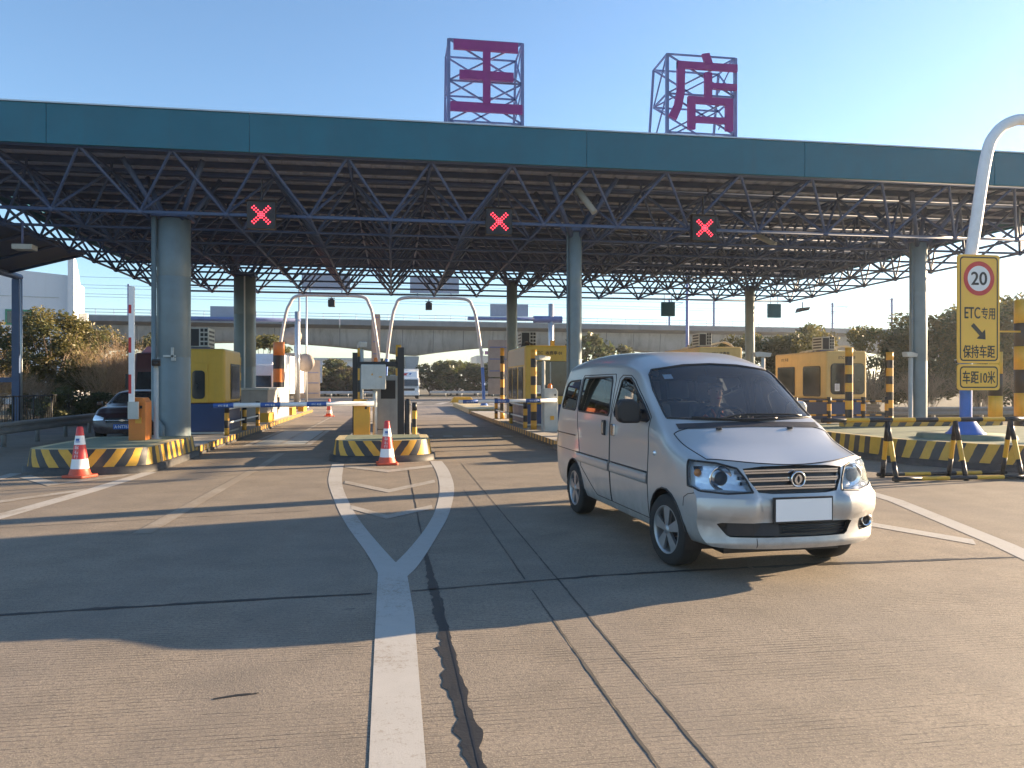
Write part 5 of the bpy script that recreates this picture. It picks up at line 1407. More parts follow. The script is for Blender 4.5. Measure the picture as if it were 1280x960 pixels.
mb.tube((.28, 1.71, 1.235), (.28, 1.5, 1.12), .03, 8); obj('steering_wheel', mb, 'black', da, local=True)
def seat(x, y, m_, wd=.25):
    mb = MB(); mb.prism([(y - .28, .72), (y + .2, .68), (y + .2, .80), (y - .26, .86)], x - wd, x + wd, 'x'); mb.prism([(y + .14, .78), (y + .28, .78), (y + .42, 1.42), (y + .30, 1.44)], x - wd * .95, x + wd * .95, 'x')
    st_ = obj('seat', mb, m_, van, bevel=.045, local=True)
    mb = MB(); mb.prism([(y + .33, 1.47), (y + .42, 1.46), (y + .46, 1.68), (y + .38, 1.69)], x - .13, x + .13, 'x'); mb.tube((x - .05, y + .37, 1.4), (x - .05, y + .39, 1.5), .01, 6); mb.tube((x + .05, y + .37, 1.4), (x + .05, y + .39, 1.5), .01, 6); obj('headrest', mb, m_, st_, bevel=.03, local=True)
seat(-.38, 2.05, 'fabriclight'); seat(.34, 2.05, 'fabric'); seat(-.42, 3.05, 'fabric', .28); seat(.42, 3.05, 'fabric', .28)
mb = MB(); mb.box(-.76, .76, 1.0, 4.5, .43, .47); obj('cabin_floor', mb, 'dash', van, local=True)
mb = MB(); mb.cbox((0, 1.78, 1.70), (.22, .03, .07)); mb.tube((0, 1.78, 1.73), (0, 1.84, 1.83), .012, 6); obj('rear_view_mirror', mb, 'dash', van, bevel=.01, local=True)

# ------------------------------------------------------------------ the driver
def skinned(name, nodes, edges, mats, pick, root_i, parent, sub=2):
    me = bpy.data.meshes.new(name); me.from_pydata([n_[0] for n_ in nodes], edges, [])
    o = bpy.data.objects.new(name, me); C.objects.link(o)
    sk = o.modifiers.new('skin', 'SKIN'); sk.use_smooth_shade = True
    for k, n_ in enumerate(nodes):
        d = me.skin_vertices[0].data[k]; r_ = n_[1]; d.radius = (r_, r_) if not isinstance(r_, tuple) else r_; d.use_root = (k == root_i)
    s_ = o.modifiers.new('sub', 'SUBSURF'); s_.levels = sub; s_.render_levels = sub
    bpy.context.view_layer.update()
    dg = bpy.context.evaluated_depsgraph_get(); ev = o.evaluated_get(dg); m2 = bpy.data.meshes.new_from_object(ev)
    bpy.data.objects.remove(o); bpy.data.meshes.remove(me); m2.name = name
    m2.materials.clear()
    for m_ in mats: m2.materials.append(M[m_])
    for p in m2.polygons: p.material_index = pick(p.center); p.use_smooth = True
    o = bpy.data.objects.new(name, m2); C.objects.link(o); o.parent = parent
    return o
M['skin'] = mat('skin', (.52, .30, .20), .55, var=.05, bump=0)
M['jacket'] = mat('jacket_dark', (.05, .055, .08), .8)
M['hair'] = mat('hair_black', (.012, .011, .010), .6)
M['vest'] = mat('orange_trim', (.6, .09, .03), .6)
c_, s_ = math.cos(VR), math.sin(VR)
sx, sy, sz = .28, 2.10, .84
drv = thing('person', 'driver in a dark jacket with orange trim at the wheel of the silver van', 'person', (VX + sx * c_ - sy * s_, VY + sx * s_ + sy * c_, sz), None, VR)
N_ = []; E_ = []
def nd(p, r, prev=None):
    N_.append(((p[0], p[1], p[2]), r))
    if prev is not None: E_.append((prev, len(N_) - 1))
    return len(N_) - 1
pel = nd((0, .06, .05), (.15, .11)); bel = nd((0, .07, .2), (.15, .11), pel); che = nd((0, .09, .38), (.165, .115), bel); up = nd((0, .08, .50), (.12, .09), che)
nk = nd((0, .055, .57), .052, up); jaw = nd((0, .02, .65), (.062, .07), nk); hd = nd((0, .02, .72), (.074, .092), jaw); tp = nd((0, .035, .80), (.06, .075), hd)
for s in (-1, 1):
    sh = nd((s * .19, .07, .47), .062, up); el = nd((s * .26, -.05, .24), .05, sh); fa_ = nd((s * .22, -.22, .30), .04, el); wr = nd((s * .185, -.33, .37), .027, fa_)
    pa = nd((s * .178, -.385, .41), (.030, .020), wr)
    for k in range(4):
        o_ = (k - 1.5) * .019
        a1 = nd((s * .178 + o_ * .4, -.425, .43 + o_), .010, pa); a2 = nd((s * .172 + o_ * .4, -.452, .435 + o_), .009, a1); a3 = nd((s * .15 + o_ * .3, -.448, .425 + o_), .008, a2)
    t1 = nd((s * .155, -.39, .435), .011, pa); t2 = nd((s * .143, -.42, .452), .009, t1)
    hp = nd((s * .10, -.05, .06), .085, pel); kn = nd((s * .15, -.42, .10), .065, hp); an = nd((s * .14, -.55, -.22), .045, kn); ft = nd((s * .14, -.68, -.27), .04, an)
body_ = skinned('body', N_, E_, ['jacket', 'skin', 'fabric'], lambda c: 1 if (c.z > .565 or c.y < -.345 and c.z > .3) else (2 if c.z < .1 else 0), 0, drv)
mb = MB(); mb.lathe([(.0, .145), (.045, .135), (.075, .10), (.088, .05), (.089, .0), (.08, -.02)], (0, 0, 0), 20)
mb.v = [(p[0] * .95, p[1] * 1.12 + .04 + (.02 if p[2] < .05 and p[1] < 0 else 0), p[2] + .725 + (.055 if p[1] < -.02 and p[2] < .06 else 0)) for p in mb.v]; obj('hair', mb, 'hair', drv, local=True)
mb = MB()
for s in (-1, 1): mb.lathe([(0, -.008), (.010, -.004), (.010, .004), (0, .008)], (s * .03, -.072, .725), 10)
obj('eyes', mb, 'hair', body_, local=True)
mb = MB(); mb.prism([(-.012, .68), (.012, .68), (.006, .73), (-.006, .73)], -.092, -.06, 'y'); obj('nose', mb, 'skin', body_, local=True)
mb = MB(); mb.cbox((0, -.062, .655), (.04, .02, .008)); obj('mouth', mb, 'red', body_, local=True)
mb = MB()
for s in (-1, 1): mb.cbox((s * .076, .03, .715), (.014, .035, .055))
obj('ears', mb, 'skin', body_, bevel=.006, local=True)
mb = MB(); mb.path([(-.15, -.0, .47), (-.09, -.045, .40), (.0, -.05, .28), (.1, -.035, .16), (.16, .02, .10)], .022, 6); mb.path([(-.06, .0, .53), (-.035, -.05, .45), (0, -.055, .36)], .014, 6); mb.path([(.06, .0, .53), (.035, -.05, .45), (0, -.055, .36)], .014, 6); obj('orange_trim', mb, 'vest', drv, local=True)

# ------------------------------------------------------------------ dark red car waiting in the left lane
car = thing('parked_car', 'dark maroon car with a blue number plate waiting behind the orange barrier cabinet', 'car', (-7.72, 23.6, 0), None, R(4))
SC = [(0.0, [(0, .22), (.60, .22), (.78, .28), (.86, .48), (.85, .66), (.80, .74), (.68, .77), (.5, .785), (.3, .79), (0, .79)]),
      (.6, [(0, .20), (.65, .20), (.84, .26), (.89, .50), (.89, .72), (.86, .86), (.74, .93), (.56, .955), (.32, .965), (0, .97)]),
      (1.25, [(0, .2), (.66, .2), (.85, .26), (.895, .5), (.895, .74), (.87, .92), (.78, 1.0), (.62, 1.03), (.36, 1.04), (0, 1.045)]),
      (2.1, [(0, .2), (.66, .2), (.85, .26), (.895, .5), (.895, .76), (.87, .95), (.70, 1.28), (.6, 1.39), (.36, 1.43), (0, 1.44)]),
      (2.9, [(0, .2), (.66, .2), (.85, .26), (.895, .5), (.895, .76), (.87, .96), (.69, 1.32), (.59, 1.43), (.36, 1.47), (0, 1.48)]),
      (3.9, [(0, .2), (.66, .2), (.85, .26), (.895, .5), (.895, .78), (.87, .98), (.74, 1.12), (.62, 1.18), (.36, 1.2), (0, 1.21)]),
      (4.55, [(0, .3), (.6, .3), (.78, .34), (.83, .5), (.83, .78), (.8, .96), (.7, 1.0), (.55, 1.02), (.33, 1.03), (0, 1.03)])]
bm = body_shell(SC, [(.2, .06), (.35, 0), (.5, .02), (.62, .04), (.72, .1), (.85, .2)], .34, 1.0, 40, 3)
bv2 = BVHTree.FromBMesh(bm)
def fy2(x, z):
    h = bv2.ray_cast(Vector((x, -3, z)), Vector((0, 1, 0))); return h[0].y if h[0] else .1
w2 = detach(bm, cut_region(bm, [(-.70, 1.06), (.70, 1.06), (.56, 1.36), (0, 1.40), (-.56, 1.36)], 'y', lambda f: f.calc_center_median().z > 1.0 and f.calc_center_median().y < 2.2 and f.normal.y < -.1))
arches = []
for s in (-1, 1):
    for wy in (.85, 3.5): arches.append((s, wy, detach(bm, cut_region(bm, circ(wy, .31, .35), 'x', lambda f: f.calc_center_median().x * s > .5 and abs(f.normal.x) > .25))))
sw = [(s, detach(bm, cut_region(bm, [(1.75, 1.0), (3.5, 1.02), (3.2, 1.30), (2.1, 1.28)], 'x', lambda f: f.calc_center_median().x * s > .5 and abs(f.normal.x) > .3))) for s in (-1, 1)]
hl = [(s, detach(bm, cut_region(bm, [(s * .86, .58), (s * .52, .60), (s * .50, .68), (s * .80, .76), (s * .88, .74)], 'y', lambda f: f.calc_center_median().x * s > .3 and f.calc_center_median().y < .8 and f.normal.z < .8))) for s in (-1, 1)]
g2 = detach(bm, cut_region(bm, [(-.44, .52), (.44, .52), (.48, .68), (-.48, .68)], 'y', lambda f: f.normal.y < -.2 and f.calc_center_median().y < .6))
cb = bm_obj('body', bm, 'maroon', car); bm.free()
o = obj('windscreen', w2[0], 'boothglass', car, local=True, fixn=False)
for s, d in sw: obj('side_window', d[0], 'boothglass', car, local=True, fixn=False)
for s, d in hl:
    o = obj('headlight', d[0], 'reflector', car, local=True, fixn=False); seam(d[1], .008, 'black', 'gasket', o)
gg = push(g2[0], .04, 'grillblack', 'grille', car); walls(g2[1], .042, 'grillblack', 'grille_wall', gg)
mb = MB(); mb.path([(-.46 + .92 * k / 10, fy2(-.46 + .92 * k / 10, .6) + .0, .6) for k in range(11)], .012, 6); mb.cbox((0, fy2(0, .6) - .01, .6), (.17, .02, .03)); mb.cbox((0, fy2(0, .6) - .01, .6), (.07, .022, .06)); obj('grille_bar', mb, 'chrome', gg, local=True)
y = fy2(0, .42) - .02
mb = MB(); mb.box(-.22, .22, y - .01, y + .02, .35, .49); pl = obj('number_plate', mb, 'plateblue', car, local=True)
lettering('lettering', 'A·NT761', (0, y - .014, .42), .085, 'white', pl, width=.38, local=True)
for s in (-1, 1):
    wheel(car, s * .78, .85, .31, .2, s); wheel(car, s * .78, 3.5, .31, .2, s)
    mb = MB(); mb.prism([(s * .93, 1.0), (s * 1.08, 1.0), (s * 1.10, 1.06), (s * 1.06, 1.12), (s * .95, 1.12)], 1.55, 1.66, 'y'); obj('mirror', mb, 'maroon', car, bevel=.02, local=True)
mb = MB(); mb.box(-.6, .6, .3, 4.3, .2, .4); obj('underbody', mb, 'black', car, local=True)

# ------------------------------------------------------------------ lorries
def lorry(label, x, y, w_, cabh, boxh, boxl, mcab, mbox, rz=0, logo=False, roofline=None):
    t = thing('lorry', label, 'lorry', (x, y, 0), None, rz)
    h = w_ / 2
    mb = MB(); mb.prism([(0.0, .55), (0, 1.35), (.18, 2.3), (.35, cabh), (1.75, cabh), (1.75, .55)], -h, h, 'x'); cb_ = obj('cab', mb, mcab, t, bevel=.07, local=True)
    mb = MB(); yw = lambda z: .18 * (z - 1.35) / .95 if z < 2.3 else .18 + .17 * (z - 2.3) / max(.1, cabh - 2.3)
    mb.poly([(-h + .12, yw(1.42) - .012, 1.42), (h - .12, yw(1.42) - .012, 1.42), (h - .16, yw(2.15) - .012, 2.15), (-h + .16, yw(2.15) - .012, 2.15)]); ws_ = obj('windscreen', mb, 'boothglass', t, local=True)
    for s in (-1, 1):
        mb = MB(); mb.prism([(.45, 1.45), (1.25, 1.45), (1.25, 2.1), (.55, 2.1)], s * (h + .001), s * (h + .012), 'x'); obj('side_window', mb, 'boothglass', t, local=True)
        mb = MB(); mb.cbox((s * (h + .2), .05, 1.75), (.16, .1, .62)); mb.tube((s * h, .2, 2.1), (s * (h + .2), .05, 2.02), .02, 6); mb.tube((s * h, .2, 1.4), (s * (h + .2), .05, 1.48), .02, 6); mb.cbox((s * (h + .2), .05, 1.28), (.16, .1, .22)); obj('mirror', mb, 'black', t, bevel=.02, local=True)
        mb = MB(); mb.cbox((s * (h - .28), -.01, .85), (.34, .04, .2)); obj('headlight', mb, 'reflector', t, bevel=.02, local=True)
    mb = MB(); mb.cbox((0, -.01, 1.05), (w_ * .55, .03, .26)); mb.cbox((0, -.015, 1.33), (w_ * .8, .02, .06)); obj('grille', mb, 'dark', t, local=True)
    mb = MB(); mb.box(-h, h, -.08, .3, .4, .72); obj('bumper', mb, mcab if mcab != 'truckred' else 'dark', t, bevel=.04, local=True)
    mb = MB(); mb.box(-h + .02, h - .02, 1.95, 1.95 + boxl, 1.0, boxh); bx_ = obj('cargo_box', mb, mbox, t, bevel=.03, local=True)
    mb = MB()
    for k in range(int(boxl / 1.2) + 1):
        for s in (-1, 1): mb.cbox((s * (h - .01), 2.0 + k * 1.2, (1 + boxh) / 2), (.04, .05, boxh - 1.05))
    obj('side_rib', mb, mbox, bx_, local=True)
    mb = MB(); mb.box(-.45, .45, .5, 1.9 + boxl, .6, .95); obj('chassis', mb, 'dark', t, local=True)
    mb = MB(); mb.prism([(.5, cabh + .003), (1.7, cabh + .003), (1.7, min(boxh, cabh + .75)), (1.3, min(boxh, cabh + .7))], -h + .15, h - .15, 'x'); df = obj('roof_deflector', mb, mcab, t, bevel=.05, local=True)
    if logo:
        mb = MB(); z = cabh + .35; yq = lambda zz: .5 + .8 * (zz - cabh) / .7 - .03
        mb.poly([(-.75, yq(z - .1), z - .1), (-.5, yq(z + .16), z + .16), (-.05, yq(z + .16), z + .16), (-.3, yq(z), z), (-.2, yq(z - .1), z - .1)], 0)
        mb.poly([(.0, yq(z + .05), z + .05), (.1, yq(z + .16), z + .16), (.3, yq(z + .16), z + .16), (.12, yq(z - .08), z - .08)], 1)
        obj('logo', mb, ['red', 'blue'], df, local=True)
    for s in (-1, 1):
        for wy in (.85, 1.95 + boxl * .78): wheel(t, s * (h - .17), wy, .48, .28, s, 6)
    return t
lorry('dark red lorry with an orange cargo behind the thick left column', -9.35, 33.6, 2.45, 2.95, 3.25, 5.6, 'truckred', 'truckorange')
lorry('white lorry in the left lane behind the striped gantry post', -8.2, 47.2, 2.4, 2.8, 3.5, 8, 'white', 'white', R(-4))
lorry('white box lorry far ahead in the middle lane under the viaduct', 1.75, 85, 2.2, 2.35, 3.35, 5, 'white', 'white', 0, True)

# ------------------------------------------------------------------ viaduct
via = thing('railway_viaduct', 'long concrete railway viaduct with haunched girders crossing behind the toll canopy', 'viaduct', (19.6, 126.5, 0), None, R(3.9))
piers = [-113.8, -65.3, -16.8, 31.7, 80.2, 128.7]
def depth(s):
    d = min(abs(s - p) for p in piers) / 24.25
    return 2.15 + 2.0 * max(0, 1 - d) ** 2
S = [-125 + 2.425 * k for k in range(int(262 / 2.425))]
mb = MB()
a = mb.add([(s, -2.6, 10.25) for s in S]); b_ = mb.add([(s, -2.2, 10.25 - depth(s)) for s in S]); c2_ = mb.add([(s, 2.2, 10.25 - depth(s)) for s in S]); d_ = mb.add([(s, 2.6, 10.25) for s in S])
for k in range(len(S) - 1):
    for p, q in ((a, b_), (b_, c2_), (c2_, d_)): mb.face((p + k, q + k, q + k + 1, p + k + 1), 0, None, p != b_)
obj('girder', mb, 'viaduct', via, local=True)
for k in range(0, len(S), 2):
    s = S[k]; mb = MB(); mb.poly([(s - .06, -2.625, 10.2), (s + .06, -2.625, 10.2), (s + .06, -2.225, 10.27 - depth(s)), (s - .06, -2.225, 10.27 - depth(s))]); obj('formwork_joint', mb, 'viaductdeck', via, local=True)
mb = MB()
for k in range(0, len(S) - 1, 10):
    s0, s1 = S[k], S[min(k + 10, len(S) - 1)]
    mb.prism([(-5.2, 10.65), (-5.2, 11.45), (-4.9, 11.45), (-4.9, 10.95), (4.9, 10.95), (4.9, 11.45), (5.2, 11.45), (5.2, 10.65), (2.62, 10.252), (-2.62, 10.252)], s0 + .02, s1 - .02, 'x')
obj('deck', mb, 'viaductdeck', via, local=True)
mb = MB()
for sd_ in (-5.05, 5.05):
    for s in S: mb.tube((s, sd_, 11.45), (s, sd_, 12.35), .04, 4, cap=False)
    for h in (11.9, 12.35): mb.tube((S[0], sd_, h), (S[-1], sd_, h), .035, 4)
obj('railing', mb, 'frame', via, local=True)
for p in piers:
    mb = MB(); z = 10.25 - depth(p) - .02
    mb.prism([(p - .95, 0), (p + .95, 0), (p + .95, z - 1.6), (p + 1.15, z - .3), (p + 1.15, z), (p - 1.15, z), (p - 1.15, z - .3), (p - .95, z - 1.6)], -2.1, 2.1, 'y'); obj('pier', mb, 'viaduct', via, bevel=.12, local=True)
for s, sd_ in ((30.2, 4.6), (34.2, -4.6), (63.6, 4.6), (69.2, -4.6), (-60, 4.6), (104, 4.6)):
    t = bpy.data.objects.new('catenary_mast', None); C.objects.link(t); t.parent = via; t.location = (s, sd_, 10.95)
    mb = MB(); mb.beam((0, 0, 0), (0, 0, 6.2), .26); obj('pole', mb, 'frame', t, local=True)
    mb = MB(); e = -1 if sd_ > 0 else 1; mb.tube((0, 0, 5.6), (1.6, e * 2.6, 5.2), .04, 5); mb.tube((0, 0, 4.3), (1.6, e * 2.6, 5.2), .04, 5); mb.tube((-.5, 0, 5.9), (.5, 0, 5.9), .05, 5); obj('bracket', mb, 'frame', t, local=True)
mb = MB()
for sd_, h in ((-2, 16.1), (2, 16.1), (-2, 14.8), (2, 14.8), (-4.8, 16.9)): mb.tube((S[0], sd_, h), (S[-1], sd_, h), .022, 4)
obj('overhead_wire', mb, 'dark', via, local=True)

# ------------------------------------------------------------------ signs, poles behind the plaza
t = thing('cantilever_sign', 'pale sign back on a long arm from a post behind the right booth', 'road sign', (11.4, 55, 0), 'cantilever road signs')
mb = MB(); mb.tube((11.4, 55, 0), (11.4, 55, 7.5), .2, 14); obj('post', mb, 'galv', t)
mb = MB(); mb.tube((11.9, 55, 6.35), (5.3, 55, 6.35), .13, 12); mb.lathe([(.26, 10.1), (.26, 10.5), (.26, 12.2)], (0, 55, 6.35), 12, 'x'); obj('arm', mb, 'frame', t)
mb = MB(); mb.box(6.95, 9.75, 55.2, 55.26, 6.55, 7.45); obj('board', mb, 'signblue', t, bevel=.01)
t = thing('cantilever_sign', 'pale sign back on an arm behind the left booth and its air conditioner', 'road sign', (-6.2, 52, 0), 'cantilever road signs')
mb = MB(); mb.tube((-6.2, 52, 0), (-6.2, 52, 6.4), .17, 14); obj('post', mb, 'galv', t)
mb = MB(); mb.tube((-6.0, 52, 5.85), (-13.5, 52, 5.85), .13, 12); obj('arm', mb, 'frame', t)
mb = MB(); mb.box(-11.7, -8.9, 52.2, 52.26, 5.75, 6.7); obj('board', mb, 'signblue', t, bevel=.01)
for x, y, h, l_ in ((-6.55, 56, 8.6, 'thin tall pole left of the round sign back'), (-6.05, 56, 8.2, 'thin tall pole right beside the round sign back')):
    mb = MB(); mb.tube((x, y, 0), (x, y, h), .085, 10, .06); mb.lathe([(.16, 0), (.16, .04), (.09, .06)], (x, y, 0), 10); obj('lamp_pole', mb, 'galv', label=l_, cat='pole', group='thin poles')
t = thing('round_sign', 'brown round sign backs stacked on a post behind the left gantry leg', 'road sign', (-6.6, 54, 0))
mb = MB(); mb.tube((-6.6, 54, 0), (-6.6, 54, 5.5), .06, 8); obj('post', mb, 'galv', t)
for x, z, m_ in ((-6.75, 4.9, 'signbrown'), (-5.9, 3.1, 'signbrown')):
    mb = MB(); mb.lathe([(0, -.03), (.62, -.03), (.62, 0), (0, 0)], (x, 53.9, z), 24, 'y'); obj('disc', mb, m_, t)
mb = MB(); mb.box(-7.4, -6.2, 53.85, 53.9, 3.1, 3.75); obj('board', mb, 'signbrown', t)
mb = MB(); mb.tube((23.8, 60, 0), (23.8, 60, 10.5), .16, 12, .11); mb.tube((23.8, 60, 10.5), (22.2, 60, 11), .07, 8); obj('lamp_post', mb, 'frame', label='tall grey lamp post behind the teal signal box', cat='pole')
t = thing('roadside_sign', 'pale blue-grey panel sign standing by the far guard rail on the left', 'road sign', (-12.5, 99, 0))
mb = MB(); mb.box(-15.2, -8.8, 99, 99.1, 1.8, 4.6); obj('board', mb, 'signblue', t)
mb = MB()
for k in range(3): mb.box(-15.1, -8.9, 98.96, 98.995, 2.2 + k * .8, 2.4 + k * .8)
obj('rail', mb, 'grey2', t); mb = MB(); mb.tube((-14, 99.05, 0), (-14, 99.05, 1.8), .1, 8); mb.tube((-10, 99.05, 0), (-10, 99.05, 1.8), .1, 8); obj('post', mb, 'galv', t)

# ------------------------------------------------------------------ guard rails and fence
def posts(t, P_, h, r, m):
    o = None; L0 = root_loc(t)
    for x, y in P_:
        if o is None:
            mb = MB(); mb.tube((0, 0, 0), (0, 0, h), r, 8); o = obj('post', mb, m, t, local=True)
        else:
            o = o.copy(); C.objects.link(o); o.parent = t
        o.location = (x - L0.x, y - L0.y, 0)
def guard_rail(label, pts, zc, m='galv', gap=2.0, group='guard rails'):
    c0 = Vector(pts[0]).lerp(Vector(pts[-1]), .5)
    t = thing('guard_rail', label, 'guard rail', (c0.x, c0.y, 0), group)
    prof = [(0, .16), (.05, .12), (.05, .06), (0, .02), (0, -.02), (.05, -.06), (.05, -.12), (0, -.16)]
    mb = MB(); rows = []
    for k, p in enumerate(pts):
        p = Vector(p); d = (Vector(pts[min(k + 1, len(pts) - 1)]) - Vector(pts[max(k - 1, 0)])).normalized(); nn = Vector((d.y, -d.x))
        rows.append(mb.add([(p.x + nn.x * o, p.y + nn.y * o, zc + h) for o, h in prof]))
    for a, b in zip(rows[:-1], rows[1:]):
        for k in range(7): mb.face((a + k, a + k + 1, b + k + 1, b + k))
    obj('beam', mb, m, t)
    acc = 0; P_ = []
    for p, q in zip(pts[:-1], pts[1:]):
        p = Vector(p); q = Vector(q); l_ = (q - p).length; s = gap - acc
        while s < l_:
            c_ = p.lerp(q, s / l_); d = (q - p).normalized(); P_.append((c_.x - d.y * .12, c_.y + d.x * .12)); s += gap
        acc = l_ - (s - gap)
    posts(t, P_, zc + .14, .06, m); return t
M['railgrey'] = mat('rail_dark_grey', (.20, .21, .21), .5, dirt=(.12, .1, .08), streak=True)
guard_rail('dark guard rail along the left edge of the plaza, beside the maroon car', [(-9.9, 12), (-9.95, 20), (-10.1, 30), (-11.5, 42), (-12.5, 60)], .50, 'railgrey')
guard_rail('pale guard rail curving across the far end of the left lane', [(-26, 88), (-16, 93), (-6, 95), (-1.5, 95.5)], .62)
guard_rail('pale guard rail across the far end of the lanes right of the box lorry', [(4.5, 96), (14, 96), (24, 93), (34, 86)], .62)
guard_rail('grey guard rail in front of the right-hand trees', [(20.5, 30), (21, 36), (22.5, 41), (20, 52), (16, 66)], .62, 'railgrey')
guard_rail('grey guard rail right of the slim front column by the trees', [(18.4, 26.5), (22, 26.4), (30, 26), (36, 24)], .62, 'railgrey')
t = thing('fence', 'low dark metal fence behind the left guard rail', 'fence', (-13.5, 30, 0))
posts(t, [(-12.6 - .04 * k, 16 + k * 1.6) for k in range(22)], 1.25, .03, 'dark')
for h in (1.22, .25):
    mb = MB(); mb.tube((-12.6, 16, h), (-13.5, 49.6, h), .025, 6); obj('rail', mb, 'dark', t)
mb = MB()
for k in range(190): mb.tube((-12.6 - .9 * k / 190, 16 + 33.6 * k / 190, .25), (-12.6 - .9 * k / 190, 16 + 33.6 * k / 190, 1.22), .010, 4, cap=False)
obj('bars', mb, 'dark', t)

# ------------------------------------------------------------------ buildings
b = thing('white_building', 'white building with a shaded front and a taller sunlit fin wall at its corner', 'building', (-27.0, 71, 0), None, R(13))
mb = MB(); mb.prism([(-48, 0), (-.45, 0), (-.45, 10.95), (-6, 11.35), (-48, 12.0)], 0, 9, 'y'); w_ = obj('wall', mb, 'bwhite', b, local=True)
mb = MB(); mb.prism([(-.6, 0), (3.0, 0), (3.0, 10.6), (2.2, 11.4), (.9, 12.3), (-.6, 12.6)], -.45, 0, 'x'); obj('fin_wall', mb, 'bwhite', b, local=True)
mb = MB(); mb.box(.003, .02, .75, 1.15, 9.7, 11.0); mb.box(.003, .02, 1.9, 2.2, 9.8, 10.9); obj('window', mb, 'dark', b, local=True)
mb = MB(); mb.box(-5.1, -3.2, -.06, -.003, 6.6, 7.9); w_ = obj('window', mb, mat('window_green', (.03, .22, .12), .3), b, local=True)
mb = MB(); mb.box(-4.95, -4.2, -.08, -.063, 6.75, 7.75); mb.box(-4.1, -3.35, -.08, -.063, 6.75, 7.75); obj('pane', mb, 'boothglass', w_, local=True)
for z, s in ((7.2, .9), (5.4, 1.0), (4.2, .7)):
    mb = MB(); mb.box(.06, .06 + .7 * s, 2.0, 2.8, z, z + .8 * s); obj('air_conditioner', mb, 'grey2', b, bevel=.03, local=True)
mb = MB(); mb.box(-9, -1.2, -.05, -.002, 9.0, 9.04); mb.box(-16, -1.2, -.05, -.002, 4.0, 4.05); obj('joint', mb, 'grey2', w_, local=True)
b = thing('warehouse', 'long low pale warehouse far beyond the left guard rail', 'building', (-22, 250, 0))
mb = MB(); mb.box(-62, -4, 250, 275, 0, 9.2); obj('wall', mb, 'bwhite', b)
mb = MB(); mb.box(-63, -3, 249, 276, 9.2, 9.9); obj('roof', mb, 'grey2', b)
for k in range(14):
    mb = MB(); mb.box(-60 + k * 4, -58.2 + k * 4, 249.9, 249.97, 6, 8); obj('window', mb, 'signblue', b)
b = thing('cream_building', 'cream building with a red rooftop sign, right of the box lorry', 'building', (44, 240, 0))
mb = MB(); mb.prism([(26, 0), (62, 0), (62, 9.0), (40, 9.0), (38, 10.4), (26, 10.6)], 240, 260, 'y'); obj('wall', mb, 'cream', b)
mb = MB(); rnd = random.Random(4)
for k in range(9): mb.box(27 + k * 1.5, 28.1 + k * 1.5, 240, 240.3, 10.9, 12.0)
obj('roof_sign', mb, 'signredhaze', b)
for k in range(8):
    mb = MB(); mb.box(28 + k * 4, 30 + k * 4, 239.9, 239.97, 5, 7.4); obj('window', mb, 'signblue', b)
for k, (x, y, w_, h, l_) in enumerate(((52, 205, 9, 5.2, 'low cream shed beyond the trees left of the right booth'), (-75, 230, 22, 8, 'pale far block behind the left trees'))):
    b = thing('shed', l_, 'building', (x, y, 0)); mb = MB(); mb.box(x - w_ / 2, x + w_ / 2, y, y + 10, 0, h); obj('wall', mb, 'cream', b); mb = MB(); mb.prism([(x - w_ / 2 - .4, h), (x + w_ / 2 + .4, h), (x, h + 1.4)], y - .3, y + 10.3, 'y'); obj('roof', mb, 'grey', b)

# ------------------------------------------------------------------ trees
def leaf_cloud(rnd, clumps, n, size, mats=1):
    mb = MB(); tot = sum(c[3] ** 2 for c in clumps)
    for (cx, cy, cz, cr, fl) in [(c[0], c[1], c[2], c[3], c[4]) for c in clumps]:
        mi = rnd.randrange(mats)
        for _ in range(int(n * cr ** 2 / tot)):
            th = rnd.random() * 2 * PI; ph = math.acos(2 * rnd.random() - 1); r = cr * (rnd.random() ** .45) * (1 + .25 * (rnd.random() - .5))
            p = Vector((cx + r * math.sin(ph) * math.cos(th), cy + r * math.sin(ph) * math.sin(th), cz + r * math.cos(ph) * fl))
            s = size * (.6 + .8 * rnd.random())
            a = Vector((rnd.gauss(0, 1), rnd.gauss(0, 1), rnd.gauss(0, .6))).normalized(); b = a.cross(Vector((rnd.gauss(0, 1), rnd.gauss(0, 1), rnd.gauss(0, 1)))).normalized()
            i = mb.add([p - a * s, p + b * s * .45, p + a * s, p - b * s * .45])
            mb.face((i, i + 1, i + 2, i + 3), mi if rnd.random() < .8 else rnd.randrange(mats))
    return mb
def tree(name, label, cat, x, y, h, r, trunk, seed, mats, n=7000, size=.11, group=None, nc=34, low=.0, stem=.13):
    rnd = random.Random(seed)
    t = thing(name, label, cat, (x, y, 0), group)
    cz0 = trunk; ch = h - trunk
    mb = MB(); mb.path([(0, 0, -.05), (.04, .02, trunk * .5), (.0, .05, trunk), (.05, .0, trunk + ch * .4)], [stem * 1.25, stem, stem * .8, stem * .35], 9, 0)
    cl = []
    for k in range(nc):
        a = rnd.random() * 2 * PI; u = rnd.random(); zz = cz0 + ch * (low + (1 - low) * (.06 + .86 * u)); rad = r * math.sqrt(max(.05, 1 - ((u - .42) / .62) ** 2)) * (.35 + .6 * rnd.random() ** .6)
        c_ = (rad * math.cos(a), rad * math.sin(a), zz, r * (.17 + .20 * rnd.random()), .8)
        cl.append(c_)
        if k % 2 == 0: mb.path([(0, 0, trunk * (.7 + .3 * rnd.random())), (c_[0] * .45, c_[1] * .45, trunk + (c_[2] - trunk) * .5), c_[:3]], [stem * .4, stem * .25, .012], 5)
    obj('trunk', mb, 'bark', t, local=True)
    obj('crown', leaf_cloud(rnd, cl, n, size, len(mats)), list(mats), t, local=True, fixn=False)
    return t
